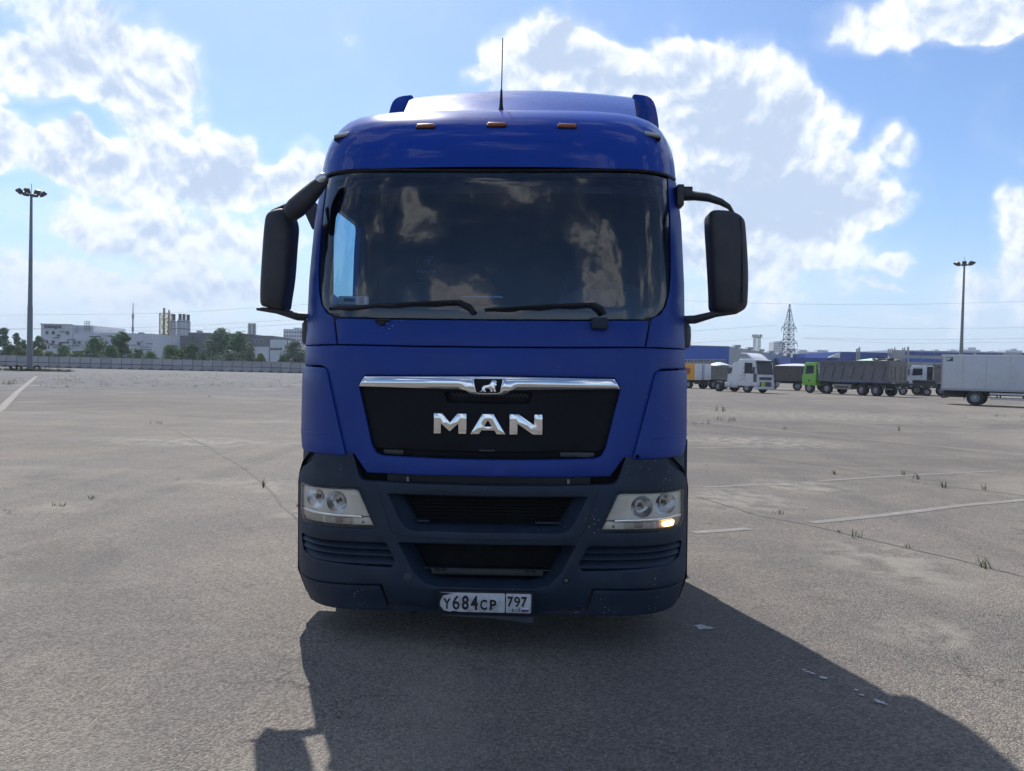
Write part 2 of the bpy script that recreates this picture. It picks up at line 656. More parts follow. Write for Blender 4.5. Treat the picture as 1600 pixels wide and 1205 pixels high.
# ------------------------------------------------------------------ ground
def ground_material():
    m = bpy.data.materials.new('old_asphalt')
    m.use_nodes = True
    nt = NT(m.node_tree)
    b = nt.n['Principled BSDF']
    pos = nt.n.new('ShaderNodeNewGeometry').outputs['Position']
    big = nt.noise(pos, .045, 4, .55)
    mid = nt.noise(pos, .55, 6, .62)
    fine = nt.noise(pos, 16.0, 5, .65)
    grain = nt.noise(pos, 85.0, 3, .7)
    st = nt.voro(pos, 88.0, out='Distance')
    sc = nt.voro(pos, 88.0, out='Color')
    sepc = nt.n.new('ShaderNodeSeparateColor')
    nt.l.new(sc, sepc.inputs[0])
    base = nt.mix(nt.ss(big, .3, .7), (.122, .109, .097), (.180, .161, .140))
    base = nt.mix(nt.ss(mid, .3, .72), nt.mix(1.0, base, (.80, .80, .82), 'MULTIPLY'), nt.mix(1.0, base, (1.18, 1.16, 1.12), 'MULTIPLY'))
    # the older, darker slabs on the far left
    sp = nt.n.new('ShaderNodeSeparateXYZ')
    nt.l.new(pos, sp.inputs[0])
    old = nt.math('MULTIPLY', nt.ss(nt.math('ADD', sp.outputs[1], nt.math('MULTIPLY', nt.math('SUBTRACT', big, .5), 30)), 32, 44), nt.ss(sp.outputs[0], -6, 2, 1, 0))
    base = nt.mix(nt.math('MULTIPLY', old, .8), base, nt.mix(nt.ss(mid, .35, .65), (.070, .074, .082), (.115, .117, .122)))
    # faint long wheel tracks and wash marks
    trk = nt.noise(nt.vec('MULTIPLY', pos, (1.1, .05, 1)), 1.0, 4, .6)
    base = nt.mix(nt.math('MULTIPLY', nt.ss(trk, .55, .72), .28), base, (.085, .082, .080))
    trk2 = nt.noise(nt.vec('MULTIPLY', pos, (.05, .9, 1)), 1.0, 4, .6)
    base = nt.mix(nt.math('MULTIPLY', nt.ss(trk2, .55, .75), .30), base, (.215, .198, .172))
    # exposed stones: each cell its own grey
    stone = nt.ss(sepc.outputs[0], 0, 1, .45, 1.6, 'LINEAR')
    gcol = nt.n.new('ShaderNodeCombineColor')
    for i in range(3):
        nt.l.new(stone, gcol.inputs[i])
    base = nt.mix(.66, base, nt.mix(1.0, base, gcol.outputs[0], 'MULTIPLY'))
    base = nt.mix(nt.math('MULTIPLY', nt.ss(grain, .52, .72), .6), base, (.055, .053, .052))
    base = nt.mix(nt.math('MULTIPLY', nt.ss(fine, .60, .78), .4), base, (.070, .068, .066))
    # pale chips
    chip = nt.math('MULTIPLY', nt.ss(sepc.outputs[1], .985, .99), nt.ss(st, .25, .35, 1, 0))
    base = nt.mix(nt.math('MULTIPLY', chip, .8), base, (.50, .48, .45))
    # short cracks
    wv = nt.vec('ADD', pos, nt.vec('MULTIPLY', nt.vec('SUBTRACT', nt.noise(pos, 3.0, 4, .6, out=1), (.5, .5, .5)), (.5, .5, .5)))
    cr = nt.ss(nt.voro(wv, 1.1, 'DISTANCE_TO_EDGE'), .0, .018, 1, 0)
    cr = nt.math('MULTIPLY', cr, nt.ss(nt.noise(pos, .9, 3, .6), .52, .62))
    base = nt.mix(nt.math('MULTIPLY', cr, .7), base, (.045, .042, .040))
    cr2 = nt.ss(nt.voro(wv, 5.5, 'DISTANCE_TO_EDGE'), .0, .05, 1, 0)
    cr2 = nt.math('MULTIPLY', cr2, nt.ss(nt.noise(pos, 2.3, 4, .7), .56, .66))
    base = nt.mix(nt.math('MULTIPLY', cr2, .6), base, (.055, .052, .05))
    # sand that lies in the dips
    sand = nt.ss(nt.math('ADD', nt.noise(pos, .16, 6, .68), nt.math('MULTIPLY', nt.math('SUBTRACT', fine, .5), .12)), .57, .70)
    acc = nt.math('MULTIPLY', sand, .55)
    patch = nt.ss(nt.noise(pos, 3.0, 5, .7), .36, .66)
    for (px, py, rx, ry) in ((100, 792, .42, .42), (370, 755, 1.1, .5), (430, 765, .4, .5), (480, 800, .5, .6), (1150, 780, 1.0, 1.3), (1250, 760, 1.0, .9), (1180, 690, 3.0, 2.0),
                             (1400, 880, .8, 1.2), (1450, 990, .5, .4), (300, 690, 3, 1.2), (1300, 650, 8, 5), (1580, 655, 4, 4)):
        g = ground_at(px, py)
        q = nt.vec('MULTIPLY', nt.vec('SUBTRACT', pos, tuple(g)), (1 / rx, 1 / ry, 0))
        dd = nt.vec('DOT_PRODUCT', q, q, out='Value')
        v1 = nt.math('MULTIPLY', nt.math('SUBTRACT', 1.0, dd, clamp=True), 1.3)
        v1 = nt.math('MULTIPLY', v1, patch)
        acc = nt.math('MAXIMUM', acc, v1)
    base = nt.mix(nt.math('MULTIPLY', acc, .8, clamp=True), base, (.24, .22, .185))
    # oil stains
    oil = nt.ss(nt.noise(nt.vec('ADD', pos, (31, 7, 0)), .35, 4, .6), .66, .76)
    base = nt.mix(nt.math('MULTIPLY', oil, .35), base, (.07, .068, .066))
    nt.put(b.inputs['Base Color'], base)
    nt.put(b.inputs['Roughness'], nt.ss(mid, .2, .8, .82, .95))
    nt.put(b.inputs['Specular IOR Level'], .25)
    for nd in nt.n:
        if nd.bl_idname == 'ShaderNodeTexNoise':
            nd.noise_dimensions = '2D'
        if nd.bl_idname == 'ShaderNodeTexVoronoi':
            nd.voronoi_dimensions = '2D'
    hgt = nt.math('ADD', nt.math('MULTIPLY', nt.ss(st, 0, .6, 1, 0), .5), nt.math('ADD', nt.math('MULTIPLY', grain, .5), nt.math('MULTIPLY', fine, .7)))
    nt.put(b.inputs['Normal'], nt.bump(hgt, .85, .011))
    return m


g = MB().add([(-4000, -600, 0), (4000, -600, 0), (4000, 6000, 0), (-4000, 6000, 0)], [(0, 1, 2, 3)])
tag(g.build('ground', ground_material()), kind='structure')


def paint_material():
    m = bpy.data.materials.new('worn_white_paint')
    m.use_nodes = True
    nt = NT(m.node_tree)
    b = nt.n['Principled BSDF']
    pos = nt.n.new('ShaderNodeNewGeometry').outputs['Position']
    wear = nt.ss(nt.math('ADD', nt.noise(pos, 9.0, 6, .7), nt.math('MULTIPLY', nt.noise(pos, .6, 2, .5), .5)), .44, .76)
    nt.put(b.inputs['Base Color'], nt.mix(nt.math('MULTIPLY', wear, .98), (.26, .245, .225), (.150, .136, .121)))
    nt.put(b.inputs['Roughness'], .85)
    return m


PAINT = paint_material()
SEAM = mat('tar_seam', (.080, .074, .066), .9, var=.4, vscale=8, dirt=(.14, .13, .10), damt=.6, dscale=3)


def strip(name, pts, w, m, z=.004, jit=.0, kind='structure'):
    mb = MB()
    P = [Vector((q[0], q[1], 0)) for q in pts]
    Q = []
    for a, b_ in zip(P, P[1:]):
        n = max(1, min(60, int((b_ - a).length / .6)))
        Q += [a.lerp(b_, k / n) for k in range(n)]
    Q.append(P[-1])
    L = []
    for i, q in enumerate(Q):
        t = (Q[min(i + 1, len(Q) - 1)] - Q[max(i - 1, 0)]).normalized()
        n = Vector((-t.y, t.x, 0))
        c = q + n * random.uniform(-jit, jit)
        ww = w * random.uniform(1 - min(.6, jit * 4), 1 + min(.6, jit * 4)) / 2
        L.append([c + n * ww + Vector((0, 0, z)), c - n * ww + Vector((0, 0, z))])
    mb.loops(L, closed=False)
    return tag(mb.build(name, m), kind=kind)


def gp(*pp):
    return [ground_at(*q) for q in pp]


# painted bay lines
strip('painted_line', gp((-60, 680), (0, 640), (28, 612), (57, 588)), .24, PAINT)
for pts, w in ((((1085, 634), (1220, 650), (1400, 670), (1600, 686)), .14), (((1085, 658), (1300, 682), (1600, 711)), .14),
               (((1085, 700), (1190, 698)), .12), (((1280, 752), (1400, 744), (1560, 736)), .11), (((1100, 762), (1205, 757)), .10),
               (((1268, 817), (1420, 801), (1500, 790), (1640, 778)), .13), (((1085, 833), (1170, 826)), .12)):
    strip('painted_line', gp(*pts), w, PAINT, jit=.012)
# old paint blots
BLOT = mat('white_blot', (.42, .42, .41), .8, var=.1)
for bi, (px, py, r_) in enumerate(((1098, 981, .075), (1092, 979, .05), (1106, 982, .05), (1256, 1048, .018), (1262, 1051, .02), (1270, 1054, .02), (1286, 1061, .03), (1338, 1080, .018), (1346, 1088, .02), (1370, 1097, .022), (1376, 1100, .026), (1383, 1103, .016))):
    c = ground_at(px, py)
    pts = [(c.x + r_ * .8 * math.cos(a) * random.uniform(.5, 1.2), c.y + r_ * .65 * math.sin(a) * random.uniform(.5, 1.2)) for a in [k * math.pi / 6 for k in range(12)]]
    mb = MB().add([(x, y, .004 + .0006 * bi) for x, y in pts], [tuple(range(12))])
    tag(mb.build('paint_blot', BLOT), kind='structure')
# joints between the old slabs
SEAMS = [((-40, 640), (0, 618), (14, 604), (34, 592)), ((108, 583), (127, 598), (146, 613), (180, 630), (212, 644), (262, 668), (330, 700), (400, 745), (440, 790), (470, 815)),
         ((165, 584), (230, 600), (300, 615), (400, 635), (470, 648)), ((0, 601), (60, 600), (128, 600)), ((30, 611), (140, 611)), ((140, 617), (300, 618)),
         ((230, 585), (330, 592), (470, 602)), ((260, 592), (340, 600), (470, 610)), ((310, 583), (400, 590), (470, 595)), ((0, 587), (120, 588), (300, 588)),
         ((1090, 776), (1180, 805), (1260, 820), (1400, 852), (1500, 875), (1640, 912)), ((1090, 702), (1300, 730), (1440, 755), (1640, 780)),
         ((1085, 666), (1300, 680), (1640, 722)), ((1085, 628), (1330, 640), (1640, 664))]
for s in SEAMS:
    strip('slab_joint', gp(*s), (.035 if s[0][1] > 620 or s[-1][1] > 700 else .14), SEAM, z=.003, jit=.03)

# weeds in the joints, grass along the far fence
GRASS = mat('weed_green', (.075, .105, .030), .8, var=.45, vscale=1.5)
DRYGR = mat('weed_dry', (.16, .14, .07), .9, var=.4, vscale=2)


def tuft(mb, c, h, n, spread):
    for k in range(n):
        a = random.uniform(0, 6.283)
        r_ = random.uniform(0, spread)
        b0 = Vector((c[0] + r_ * math.cos(a), c[1] + r_ * math.sin(a), 0))
        hh = h * random.uniform(.35, 1.0)
        ln = Vector((random.uniform(-.6, .6), random.uniform(-.6, .6), 0)) * hh
        w = Vector((-math.sin(a * 3), math.cos(a * 3), 0)) * (.004 + .010 * hh)
        t = b0 + ln + Vector((0, 0, hh))
        mmid = b0 + ln * .35 + Vector((0, 0, hh * .6))
        mb.add([b0 - w, b0 + w, mmid + w * .7, mmid - w * .7, t], [(0, 1, 2, 3), (3, 2, 4)])


wm, wd = MB(), MB()
for s in SEAMS:
    P = gp(*s)
    for a, b_ in zip(P, P[1:]):
        L = (b_ - a).length
        for k in range(int(L * .30) + 1):
            if random.random() < .30:
                q = a.lerp(b_, random.random())
                dist = q.y
                if dist < 14:
                    tuft(wd if random.random() < .5 else wm, q, random.uniform(.02, .06), 8, .07)
                else:
                    tuft(wm if random.random() < .6 else wd, q, random.uniform(.04, .13), 12, .25)
for (px, py, n, sp, h) in ((1128, 643, 60, .3, .35), (1138, 658, 70, .7, .2), (1225, 671, 20, .3, .2), (1397, 673, 25, .3, .25), (1570, 652, 60, .9, .25), (1590, 652, 40, .6, .2), (1300, 742, 10, .15, .12),
                           (1380, 741, 30, .25, .12), (1450, 750, 30, .3, .12), (1350, 845, 30, .25, .12), (1545, 885, 30, .2, .12), (1490, 765, 10, .2, .16), (1560, 765, 10, .2, .14), (1210, 801, 30, .25, .08),
                           (412, 762, 5, .03, .14), (450, 795, 25, .12, .06), (95, 788, 40, .25, .06), (115, 790, 25, .2, .06), (8, 601, 120, 1.0, .3), (20, 596, 80, .8, .25), (1090, 778, 25, .4, .10), (1100, 662, 50, .8, .2)):
    tuft_c = ground_at(px, py)
    for k in range(max(1, n // 16)):
        tuft(wd if random.random() < .35 else wm, (tuft_c.x + random.gauss(0, sp * .6), tuft_c.y + random.gauss(0, sp * .6)), h, 10, sp * .3)
for k in range(260):     # scattered on the far left slabs
    px = random.uniform(60, 470)
    py = random.uniform(584, 606)
    tuft(wm, ground_at(px, py), random.uniform(.08, .28), 8, .3)
tag(wm.build('weeds', GRASS), 'green weeds growing out of the slab joints of the lot', 'weeds', kind='stuff')
tag(wd.build('dry_weeds', DRYGR), 'dry straw-coloured weeds in the joints of the lot', 'weeds', kind='stuff')

# ------------------------------------------------------------------ the blue truck
TR = empty('semi_truck', (-0.1173, 4.41, 0))
TR.rotation_euler = (0, -0.01364, -0.03837)
tag(TR, 'blue tractor unit truck facing the camera with chrome grille strip and dark bumper', 'truck')

CT = [(.18, .06), (.25, .04), (.36, .0), (.98, .0), (1.0, .02), (1.55, .03), (1.77, .06), (1.94, .10)] + [(1.94 + .89 * k / 12, .10 + .18 * k / 12 - .022 * math.sin(math.pi * k / 12)) for k in range(1, 13)] + [(2.90, .29), (3.4, .5)]
WT = [(.18, 1.18), (.25, 1.20), (.36, 1.225), (1.1, 1.225), (1.25, 1.215), (1.77, 1.207), (2.2, 1.207), (2.6, 1.195), (2.90, 1.170)]


def Fr(x, z):
    e = min(abs(x) / lerp_tab(z, WT), 1.02)
    return lerp_tab(z, CT) + .10 * e * e + .30 * e ** 8


def front(off=0.0):
    return lambda x, z, d: (x, Fr(x, z) + off + d, z)


def tp(name, outline, m, off=0.0, parent=TR, **k):
    return panel(name, outline, m, parent, front(off), **k)


# --- bonnet panels
tp('bonnet_strip', mirror_poly([(0, 1.768), (.45, 1.770), (.912, 1.777), (.942, 1.935), (.6, 1.926), (0, 1.922)]), BLUE, thick=.03)
grille_hole = mirror_poly([(0, 1.112), (.28, 1.114), (.615, 1.124), (.655, 1.138), (.682, 1.182), (.765, 1.527), (.730, 1.592), (0, 1.600)])
tp('bonnet_panel', mirror_poly([(0, 1.014), (.45, 1.016), (.712, 1.022), (.79, 1.128), (.846, 1.133), (.982, 1.630), (1.02, 1.648), (1.200, 1.655), (1.200, 1.770), (.915, 1.770), (.45, 1.763), (0, 1.761)]), BLUE,
   holes=[grille_hole], thick=.035, bev=.008)
for s in (-1, 1):
    tp('corner_panel', fillet(sgnx([(.840, 1.118), (1.185, 1.122), (1.217, 1.235), (1.217, 1.644), (.978, 1.636)], s), [.01, .03, .03, .02, .03]), BLUE, off=-.016, thick=.06, bev=.012)
    tp('corner_panel_fold', sgnx([(.965, 1.236), (1.219, 1.238), (1.219, 1.246), (.966, 1.243)], s), BLUE, off=-.020, thick=.012, bev=.002)
    tp('pillar_panel', sgnx([(.920, 1.777), (1.205, 1.776), (1.206, 2.2), (1.194, 2.6), (1.171, 2.872), (1.096, 2.868), (1.099, 2.6), (1.094, 2.24), (1.082, 2.12), (1.056, 2.03), (1.012, 1.972), (.955, 1.945)], s), BLUE, thick=.03, bev=.006)
    # side wall with the door window
    def side(y, z, d, s=s):
        return (s * (lerp_tab(z, WT) - d + .004), y, z)
    tp_o = [(.47, 1.16), (1.0, 1.16), (1.05, 1.32), (2.3, 1.32), (2.3, 2.875), (.70, 2.875), (.62, 2.6), (.55, 2.2), (.49, 1.78)]
    win = fillet([(.74, 2.10), (1.69, 2.08), (1.69, 2.76), (.98, 2.76)], [.06, .04, .06, .12])
    panel('cab_side', tp_o, BLUE_G, TR, side, holes=[win], thick=.045, step=.14)
    if s < 0:
        panel('side_window', win, SIDEGL, TR, lambda y, z, d: (-(lerp_tab(z, WT) - .02 - d), y, z), thick=.005, bev=.001, step=.2)
        MB().tube([(-1.19, 1.02, 2.09), (-1.19, 1.02, 2.76)], .012, 6).build('window_divider', BLACK, TR)
    else:
        panel('side_window', win, SIDEGL, TR, lambda y, z, d: (lerp_tab(z, WT) - .02 - d, y, z), thick=.005, bev=.001, step=.2)
        mb = MB()
        cols = [[(1.12 + .012 * math.sin(k * 1.9), .60 + k * .03, 2.0), (1.12 + .012 * math.sin(k * 1.9), .60 + k * .03, 2.82)] for k in range(40)]
        mb.loops(cols, closed=False)
        mb.build('door_curtain', CURTAIN, TR, 60)

# --- roof: visor and crown in one skin
PROF = [(.285, 2.868), (.295, 2.95), (.315, 3.03), (.35, 3.11), (.41, 3.19), (.50, 3.262), (.60, 3.315), (.72, 3.356), (.86, 3.39), (1.02, 3.415), (1.3, 3.44), (1.7, 3.455), (2.1, 3.46), (2.34, 3.455)]


def roof_pt(t, e):
    """t along the profile index, e across (-1..1)"""
    i = min(int(t), len(PROF) - 2)
    fr = t - i
    ys = PROF[i][0] * (1 - fr) + PROF[i + 1][0] * fr
    zs = PROF[i][1] * (1 - fr) + PROF[i + 1][1] * fr
    a = min(abs(e), 1.0)
    zb = 2.845 + .04 * a * a
    fade = max(0.0, 1 - max(0, ys - .5) / 1.3)
    y = ys + (.10 * a * a + .30 * a ** 8) * fade
    z = zb + max(0, zs - zb) * (1 - a ** 6.5) ** (1 / 6.5)
    return Vector((e * 1.172, y, z))


es = [-1, -.995, -.985, -.965, -.94, -.9, -.85, -.78, -.68, -.55, -.4, -.2, 0, .2, .4, .55, .68, .78, .85, .9, .94, .965, .985, .995, 1]
mb = MB()
mb.loops([[roof_pt(t / 2, e) for e in es] for t in range(0, 2 * (len(PROF) - 1) + 1)], closed=False)
mb.loops([[roof_pt(len(PROF) - 1, e) for e in es], [Vector((e * 1.172, 2.34, 2.86)) for e in es]], closed=False)
mb.build('roof', BLUE_G, TR, 50)
# black seal under the visor
mb = MB()
lo = [(x / 20 * 1.165, Fr(x / 20 * 1.165, 2.85) - .004, 2.838 + .04 * (x / 20) ** 2) for x in range(-20, 21)]
hi = [(x / 20 * 1.165, Fr(x / 20 * 1.165, 2.85) - .012, 2.850 + .04 * (x / 20) ** 2) for x in range(-20, 21)]
hb = [(x, y + .05, z) for x, y, z in hi]
lb = [(x, y + .05, z) for x, y, z in lo]
mb.loops([lb, lo, hi, hb], closed=False).build('visor_seal', BLACK, TR, 40)

# --- windscreen and its black border
scr = mirror_poly([(0, 1.930), (.6, 1.934), (.93, 1.943), (.985, 1.965), (1.035, 2.015), (1.066, 2.10), (1.082, 2.24), (1.089, 2.6), (1.086, 2.858), (.6, 2.842), (0, 2.835)])
inn = mirror_poly([(0, 1.985), (.6, 1.988), (.90, 1.997), (.965, 2.015), (1.010, 2.055), (1.040, 2.13), (1.055, 2.25), (1.062, 2.6), (1.055, 2.80), (1.03, 2.825), (.6, 2.815), (0, 2.808)])
tp('windscreen', scr, SCREEN, off=.004, thick=.005, bev=.001, step=.09)
tp('windscreen_border', scr, BLACK, off=.014, holes=[inn], thick=.004, bev=.001, step=.09)
TINT = glass('sun_band', (.35, .38, .42), 1.3)
tp('sun_band', mirror_poly([(0, 2.70), (1.055, 2.71), (1.05, 2.80), (.6, 2.812), (0, 2.805)]), TINT, off=.013, thick=.001, bev=.0005, step=.15)

# --- inside of the cab
cabin = MB()
cabin.box(-1.13, 1.13, 2.20, 2.25, 1.3, 3.35)
cabin.build('cab_rear_wall', INTER, TR)
MB().box(-1.13, 1.13, .45, 2.2, 1.28, 1.33).build('cab_floor', INTER, TR)
hl = MB()
hl.loops([[(x * .108, .50 + .03 * (abs(x) / 10) ** 4 * 10, 2.83), (x * .108, 1.0, 3.18 - .25 * (abs(x) / 10) ** 4), (x * .108, 2.2, 3.25 - .25 * (abs(x) / 10) ** 4)] for x in range(-10, 11)], closed=False)
hl.build('headliner', INTER, TR, 60)
for s in (-1, 1):
    MB().prism([(.60, 1.35), (2.2, 1.35), (2.2, 2.075), (.66, 2.095)], s * 1.10, s * 1.15, 'x').build('door_trim', INTER, TR)
    MB().box(s * 1.135 - .02, s * 1.135 + .02, 1.70, 2.2, 2.07, 2.95).build('pillar_trim', INTER, TR)
    MB().tube([(s * 1.08, .45, 1.97), (s * 1.10, .56, 2.3), (s * 1.09, .66, 2.84)], [.05, .035, .04], 8).build('screen_pillar_trim', BLACK, TR, 50)
d = MB()
d.loops([[(x, .27 + .07 * abs(x) ** 3, 1.96), (x, .45, 2.035), (x, .80, 2.06), (x, .95, 2.01), (x, 1.0, 1.86), (x, .95, 1.45)] for x in [-1.1 + .1 * k for k in range(23)]], closed=False)
d.build('dashboard', DASH, TR, 50)
MB().prism([(.38, 2.03), (1.0, 2.03), (.93, 2.13), (.82, 2.16), (.52, 2.16), (.43, 2.12)], .62, .95, 'y').build('instrument_hood', DASH, TR, bevel=.02)
sw = MB()
ct, nx = Vector((.78, 1.02, 2.16)), Vector((0, -.45, .89)).normalized()
u_, w_ = Vector((1, 0, 0)), nx.cross(Vector((1, 0, 0)))
ring = [ct + (u_ * math.cos(a) + w_ * math.sin(a)) * .235 for a in [k * 2 * math.pi / 28 for k in range(29)]]
sw.tube(ring, .019, 8, cap=False)
for a in (0.3, 2.84, 4.71):
    sw.tube([ct - nx * .03, ct + (u_ * math.cos(a) + w_ * math.sin(a)) * .23], [.05, .022], 6)
sw.tube([ct - nx * .08, ct + nx * .01], [.075, .065], 12)
sw.build('steering_wheel', mat('wheel_rim_grey', (.10, .115, .135), .5), TR, 50)
for xs_ in (-.62, .68):
    st_ = MB().box(xs_ - .25, xs_ + .25, 1.25, 1.75, 1.62, 1.80)
    st_.build('seat_cushion', FABRIC, TR, bevel=.05)
    MB().loops([[(xs_ + a * w, y + .06 * b_, z) for a, b_ in ((-1, 1), (-.8, -1), (.8, -1), (1, 1))] for w, y, z in (((.25, 1.72, 1.78), (.26, 1.80, 2.2), (.22, 1.86, 2.42), (.14, 1.88, 2.46), (.15, 1.90, 2.68), (.10, 1.90, 2.72)) if xs_ > 0 else ((.25, 1.72, 1.78), (.26, 1.80, 2.1), (.22, 1.86, 2.30), (.14, 1.88, 2.34)))], True, True, True).build('seat_back', FABRIC, TR, bevel=.03)
FADE = mat('curtain_print', (.40, .44, .55), .9)
me, tw, th = text_mesh('MAN', .1, 0.0, .002)
o = link('curtain_lettering', me, FADE, TR)
o.rotation_euler = (R(90), 0, 0)
o.scale = (.155 / tw, .032 / th, 1)
o.location = (-.70, 2.19, 2.475)
mb = MB()
for a, b_ in (((-.77, 2.52), (-.63, 2.52)), ((-.63, 2.52), (-.63, 2.60)), ((-.63, 2.60), (-.77, 2.60)), ((-.77, 2.60), (-.77, 2.52))):
    mb.bar((a[0], 2.19, a[1]), (b_[0], 2.19, b_[1]), .006)
mb.prism([(-.755, 2.53), (-.72, 2.55), (-.70, 2.57), (-.66, 2.585), (-.645, 2.57), (-.66, 2.55), (-.665, 2.53), (-.69, 2.55)], 2.184, 2.19).build('curtain_emblem', FADE, TR)

# --- grille
GRI = mat('grille_black', (.004, .005, .008), .6, var=.2, vscale=5, spec=.2, dirt=(.012, .013, .018), damt=.4)
tp('grille_panel', mirror_poly([(0, 1.155), (.28, 1.157), (.665, 1.165), (.692, 1.195), (.772, 1.53), (.735, 1.60), (0, 1.605)]), GRI, off=.022, holes=[fillet(mirror_poly([(0, 1.437), (.236, 1.440), (.258, 1.50), (0, 1.503)]), .012)], thick=.03, bev=.004)
tp('grille_sill', mirror_poly([(0, 1.105), (.28, 1.107), (.66, 1.115), (.705, 1.185), (0, 1.178)]), GRI, off=.06, thick=.02)
tp('handle_recess', mirror_poly([(0, 1.43), (.245, 1.43), (.268, 1.51), (0, 1.51)]), GRI, off=.052, thick=.02)
hx = MB()
for i in range(-9, 10):
    for j in range(2):
        cx_, cz_ = i * .0235 + (.012 if j else 0), 1.492 - j * .012
        a = [(cx_ + .0085 * math.cos(k * math.pi / 3), cz_ + .0055 * math.sin(k * math.pi / 3)) for k in range(6)]
        hx.add([(x, Fr(x, z) + .048, z) for x, z in a], [tuple(range(6))])
tag(hx.build('handle_mesh', mat('mesh_grey', (.03, .03, .034), .6), TR), kind='stuff')
# number strip and lamps low in the grille
for xa, xb in ((-.62, -.50), (.42, .62)):
    tp('grille_sill_plate', [(xa, 1.128), (xb, 1.126), (xb, 1.158), (xa, 1.160)], mat('sill_plate', (.03, .032, .04), .35), off=.045, thick=.01, bev=.003)
tp('grille_sill_plate', [(-.05, 1.158), (.04, 1.158), (.04, 1.168), (-.05, 1.168)], mat('sill_plate', (.03, .032, .04), .35), off=.018, thick=.01, bev=.003)


def chrome_map(off, amp, zc, hh):
    def f(x, z, dd):
        t = max(-1, min(1, (z - zc(x)) / hh(x)))
        return (x, Fr(x, z) + off - amp * math.sqrt(max(0, 1 - t * t * .92)) + dd, z)
    return f


c_out = mirror_poly([(0, 1.486), (.085, 1.487), (.108, 1.497), (.130, 1.512), (.155, 1.516), (.763, 1.528), (.730, 1.588), (.3, 1.594), (0, 1.596)])
em = mirror_poly([(0, 1.500), (.060, 1.501), (.070, 1.508), (.083, 1.574), (.078, 1.580), (0, 1.580)])
panel('chrome_strip', c_out, CHROME, TR, chrome_map(.006, .030, lambda x: 1.556 if abs(x) > .15 else 1.541, lambda x: .044 if abs(x) > .15 else .060), holes=[em], thick=.03, bev=.004, step=.022)
tp('emblem_plate', em, GRI, off=-.012, thick=.02, bev=.002, step=.03)
lion = [(-.052, 1.506), (-.040, 1.510), (-.034, 1.518), (-.036, 1.530), (-.026, 1.541), (-.008, 1.544), (.008, 1.548), (.014, 1.560), (.022, 1.571), (.034, 1.574), (.046, 1.570), (.049, 1.562), (.044, 1.556),
        (.050, 1.549), (.044, 1.540), (.040, 1.528), (.043, 1.512), (.048, 1.506), (.034, 1.506), (.030, 1.518), (.026, 1.525), (.024, 1.512), (.028, 1.506), (.014, 1.506), (.012, 1.518), (.004, 1.526), (-.012, 1.526),
        (-.020, 1.518), (-.012, 1.511), (-.010, 1.506), (-.026, 1.506), (-.030, 1.512), (-.040, 1.506)]
tp('lion_emblem', lion, CHROME, off=-.018, thick=.01, bev=.0012, step=.02)
zb, zt = 1.259, 1.378
LM = [(-.316, zb), (-.274, zb), (-.274, zb + .060), (-.222, zb + .012), (-.172, zb + .060), (-.172, zb), (-.125, zb), (-.125, zt), (-.178, zt), (-.222, zt - .052), (-.266, zt), (-.316, zt)]
LA = [(-.103, zb), (-.050, zb), (-.037, zb + .022), (.037, zb + .022), (.050, zb), (.103, zb), (.032, zt), (-.032, zt)]
LAH = [(-.022, zb + .046), (.022, zb + .046), (.002, zb + .078), (-.002, zb + .078)]
LN = [(.125, zb), (.172, zb), (.172, zb + .062), (.262, zb), (.316, zb), (.316, zt), (.268, zt), (.268, zt - .062), (.178, zt), (.125, zt)]
for pts, hs in ((LM, []), (LA, [LAH]), (LN, [])):
    tp('badge_letter', pts, CHROME, off=.004, holes=hs, thick=.02, bev=.003, step=.03)

# --- bumper
b_half = [(0, .232), (.30, .232), (.578, .250), (.612, .372), (.9, .362), (1.208, .345), (1.225, .45), (1.226, .92), (1.218, .975), (1.195, 1.012), (1.12, 1.045), (1.082, 1.07), (1.054, 1.134), (.803, 1.140), (.757, 1.003), (.738, .985), (.708, .977), (.4, .968), (0, .964)]
HL_O = [(.650, .701), (1.158, .690), (1.190, .735), (1.190, .905), (1.178, .922), (.775, .932), (.752, .925)]
LV = [(.535, .512), (.588, .617), (1.166, .607), (1.172, .59), (1.150, .508), (1.058, .483), (.552, .474)]
up_o = mirror_poly([(0, .694), (.42, .696), (.466, .708), (.500, .745), (.578, .905), (0, .901)])
up_i = mirror_poly([(0, .722), (.38, .722), (.420, .732), (.440, .755), (.520, .893), (0, .890)])
lw_o = mirror_poly([(0, .372), (.28, .374), (.36, .392), (.425, .455), (.515, .622), (0, .622)])
lw_i = mirror_poly([(0, .398), (.26, .398), (.325, .412), (.388, .470), (.468, .612), (0, .612)])
tp('bumper', mirror_poly(b_half), BUMPER, holes=[up_o, lw_o] + [fillet(sgnx(HL_O, s), .012, 3) for s in (-1, 1)] + [fillet(sgnx(LV, s), .015, 3) for s in (-1, 1)], thick=.06, bev=.007, step=.055)
for (o_, i_, nm, dd) in ((up_o, up_i, 'upper_grille_frame', .085), (lw_o, lw_i, 'lower_grille_frame', .10)):
    MB().loops([[(x, Fr(x, z) + .002, z) for x, z in resample(o_, 2)], [(x, Fr(x, z) + .018, z) for x, z in [(a[0] * .92 + b_[0] * .08, a[1] * .92 + b_[1] * .08) for a, b_ in zip(o_, i_)]], [(x, Fr(x, z) + dd * .8, z) for x, z in i_], [(x * .97, Fr(x, z) + dd + .04, z) for x, z in i_]]).build(nm, BUMPER, TR, 35)
MESHM = mat('grille_mesh', (.005, .006, .008), .75, var=.4, vscale=3, spec=.15, dirt=(.014, .016, .014), damt=.6)
MB().box(-.56, .56, .15, .17, .68, .93).build('radiator_mesh', MESHM, TR)
MB().box(-.54, .54, .17, .19, .37, .64).build('radiator_mesh', MESHM, TR)
